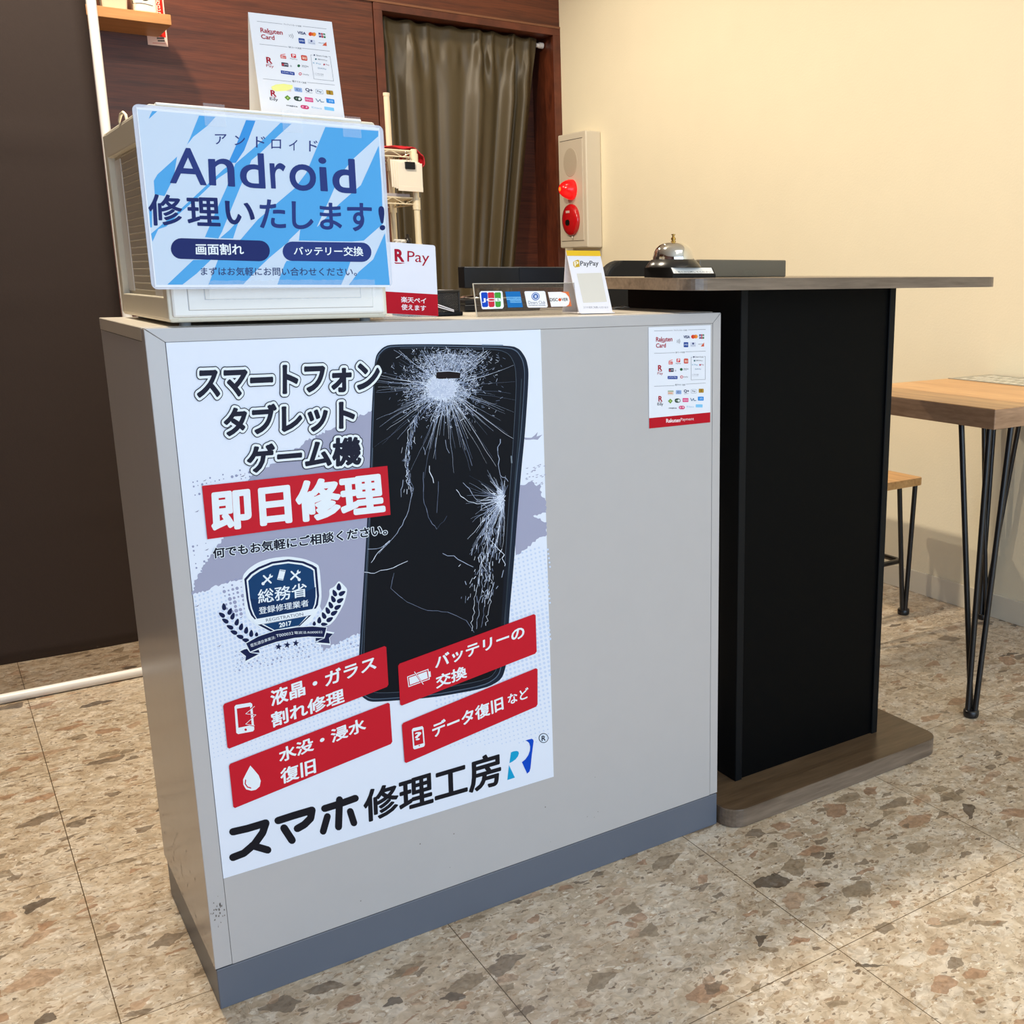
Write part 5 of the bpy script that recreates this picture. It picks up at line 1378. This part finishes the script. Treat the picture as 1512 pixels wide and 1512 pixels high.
S = Sheet(F4 @ Vector((0, -0.0002, 0.015)), (0, -1, 0)); VT = Z(1080, 380, 18.9)
mb = MB(); S.text(mb, 'lenovo', VT((355, 470), (712, 470), (700, 315), (350, 315)), (122, 116, 100), 1, .01); mb.build('lettering', tb)
mb = MB(); mb.box((-0.07, 0.0135, 0), (0.07, 0.07, 0.010), M_mon, 0.002, 2, F4); mb.build('stand_foot', tb)

# ------------------------------------------------------------------ office chair behind the tables
oc = thing('office_chair', 'black office chair with a rounded back behind the tall bar table', 'chair', (1.37, 1.15, 0))
M_cb = mat('black_mesh_fabric', (20, 19, 18), 0.6, noise=0.1, scale=120, spec=0.3)
mb = MB(); bm = bmesh.new()
vv = {}
out = rrect(1.245, 0.62, 1.505, 1.020, 0.055, 8)
mb.prism([(x, z) for x, z in out], -0.03, 0.012, M_cb, 0.012, Matrix.Translation((0, 0.995, 0)) @ Matrix.Rotation(math.pi / 2, 4, 'X'), 3)
bm.free(); mb.build('backrest', oc)
mb = MB(); mb.prism(rrect(1.18, 1.03, 1.57, 1.42, 0.08, 8), 0.42, 0.49, M_cb, 0.02, None, 3); mb.build('seat', oc)
mb = MB(); mb.tube([(1.375, 1.20, 0.40), (1.375, 1.05, 0.40), (1.375, 1.028, 0.44), (1.375, 1.018, 0.72)], 0.016, M_mon, 12); mb.build('back_post', oc)
mb = MB(); mb.tube([(1.375, 1.22, 0.08), (1.375, 1.22, 0.425)], 0.025, M_mon, 16); mb.build('column', oc)
for k in range(5):
    a = 2 * math.pi * k / 5 + .3; ex, ey = 1.375 + 0.26 * math.cos(a), 1.22 + 0.26 * math.sin(a)
    mb = MB(); mb.tube([(1.375, 1.22, 0.10), (ex, ey, 0.065)], [0.022, 0.014], M_mon, 10); lg = mb.build('leg', oc)
    mb = MB(); mb.lathe([(0.0, -0.011), (0.025, -0.011), (0.025, 0.011), (0.0, 0.011)], (0, 0, 0), M_mon, 18, Matrix.Translation((ex, ey, 0.0262)) @ Matrix.Rotation(a, 4, 'Z') @ Matrix.Rotation(math.pi / 2, 4, 'X')); mb.tube([(ex, ey, 0.03), (ex, ey, 0.068)], 0.006, M_mon, 8); mb.build('caster', lg)

# ------------------------------------------------------------------ wire rack behind the counter
M_rack = mat('cream_rack', (236, 222, 190), 0.35)
rk = thing('wire_rack', 'cream wire shelving rack behind the counter, in front of the curtain', 'rack', (0.98, 2.16, 0))
RX0, RX1, RY0, RY1 = 0.80, 1.158, 2.0, 2.21
posts = [(RX1, RY0, 1.375), (RX0, RY0, 1.375), (RX1, RY1, 1.566), (RX0, RY1, 1.566)]
for x, y, zt_ in posts:
    mb = MB(); mb.tube([(x, y, 0.002), (x, y, zt_)], 0.0098, M_rack, 14)
    if zt_ > 1.5: mb.tube([(x, y, zt_ - 0.004), (x, y, zt_ + 0.006)], 0.011, M_rack, 14)
    for zz in (0.30, 0.70, 1.055, 1.200, 1.335): mb.tube([(x, y, zz - 0.012), (x, y, zz + 0.026)], 0.0125, M_rack, 14)
    mb.build('post', rk)
for zz in (0.30, 0.70, 1.055, 1.205, 1.350):
    mb = MB()
    for (xa, ya), (xb, yb_) in (((RX0, RY0), (RX1, RY0)), ((RX0, RY1), (RX1, RY1)), ((RX0, RY0), (RX0, RY1)), ((RX1, RY0), (RX1, RY1))):
        a = Vector((xa, ya, zz)); b = Vector((xb, yb_, zz)); up = Vector((0, 0, 0.019))
        mb.tube([a, b], 0.0022, M_rack, 8); mb.tube([a + up, b + up], 0.0025, M_rack, 8)
        n = 9; zig = [a.lerp(b, k / n) + (up if k % 2 else Vector((0, 0, 0))) for k in range(n + 1)]
        mb.tube(zig, 0.0015, M_rack, 6)
    for k in range(1, 12):
        y = RY0 + (RY1 - RY0) * k / 12; mb.tube([(RX0, y, zz + 0.019), (RX1, y, zz + 0.019)], 0.0014, M_rack, 6)
    mb.build('wire_shelf', rk)
mb = MB(); mb.box((0.85, 2.012, 1.2272), (1.142, 2.19, 1.2375), mat('grey_folder', (176, 168, 170), 0.5), 0.001, 1)
tag(mb.build('flat_folder', None, (1.0, 2.14, 1.2272)), 'flat grey folder lying on the rack shelf below the clipped bags', 'folder')
# red cloth draped over the top shelf
rb = MB(); vv = []; ff = []; n, m_ = 28, 16
prof = [(0.92, 1.376), (0.99, 1.377), (1.05, 1.380), (1.10, 1.385), (1.135, 1.387), (1.168, 1.385), (1.188, 1.376), (1.199, 1.361), (1.202, 1.344), (1.193, 1.332)]
for j in range(m_ + 1):
    v = j / m_; y = 2.025 + v * 0.17
    for i in range(n + 1):
        t = i / n * (len(prof) - 1); k = min(int(t), len(prof) - 2); f = t - k
        x = prof[k][0] * (1 - f) + prof[k + 1][0] * f; z = prof[k][1] * (1 - f) + prof[k + 1][1] * f
        z += 0.004 * math.sin(i * .9 + j * .7) * (1 if i > 6 else .2) - 0.016 * abs(v - .4) * (i > 4); x += 0.004 * math.sin(j * 1.1)
        vv.append((x, y, max(z, 1.3745) if x < 1.165 else z))
for j in range(m_):
    for i in range(n):
        a = j * (n + 1) + i; ff.append((a, a + 1, a + n + 2, a + n + 1))
rb.add(vv, ff, mat('red_bag', (190, 24, 40), 0.35), True); o_ = rb.build('red_bag', None, (1.06, 2.15, 1.374)); md = o_.modifiers.new('thick', 'SOLIDIFY'); md.thickness = 0.003; md.offset = 1
tag(o_, 'red cloth bag draped over the right corner of the wire rack top', 'bag')
# paper bags hanging from a black clip
cbx = thing('paper_bags', 'bundle of blank white paper bags hung by a black clip on the wire rack', 'paper bags', (1.125, 1.985, 1.28))
for k in range(4):
    mb = MB(); d = k * 0.0045; s = k * 0.0055
    Fk = frame((1.128 - s * 0.9, 1.966 + d, 1.242 + 0.003 * k), 0.0, 0.03, 0.02 - 0.012 * k)
    mb.box((-0.041, 0, 0.004 if k else 0), (0.041, 0.003, 0.088), mat('white_bag_paper', (236, 226, 208), 0.6), 0.0004, 1, Fk)
    if k == 0: mb.box((-0.041, -0.0012, 0.0), (0.041, 0, 0.015), mat('white_bag_paper', (236, 226, 208), 0.6), 0.0004, 1, Fk)
    mb.build('bag', cbx)
mb = MB(); mb.box((1.113, 1.960, 1.310), (1.145, 1.988, 1.332), M_mon, 0.002, 2); cl = mb.build('clip', cbx)
mb = MB(); mb.tube([(1.122, 1.972, 1.332), (1.119, 1.972, 1.352), (1.122, 1.982, 1.364), (1.130, 1.982, 1.364), (1.133, 1.972, 1.352), (1.132, 1.972, 1.332)], 0.0011, M_chr, 8); mb.build('clip_wire', cl)
mb = MB(); r_ = random.Random(2); pth = []
for k in range(26):
    a = k * 1.1; pth.append((1.110 + 0.022 * math.cos(a) * r_.uniform(.7, 1), 2.04 + 0.022 * math.sin(a) * r_.uniform(.7, 1), 1.0786 + 0.0006 * k))
mb.tube(pth, 0.0028, mat('white_cable', (240, 238, 232), 0.4), 8)
tag(mb.build('cable_coil', None, (1.11, 2.04, 1.076)), 'small tangle of white cable on the rack shelf above the red and white stand', 'cable')
mb = MB(); mb.lathe([(0.0, 1.0765), (0.012, 1.0765), (0.012, 1.098), (0.005, 1.102), (0.005, 1.112), (0.0, 1.112)], (1.142, 2.05, 0), mat('dark_bottle', (34, 30, 28), 0.3), 16)
tag(mb.build('small_bottle', None, (1.142, 2.05, 1.0765)), 'tiny dark bottle beside the white cable on the wire rack', 'bottle')

for o in bpy.data.objects:
    if '_o' in o.keys(): del o['_o']
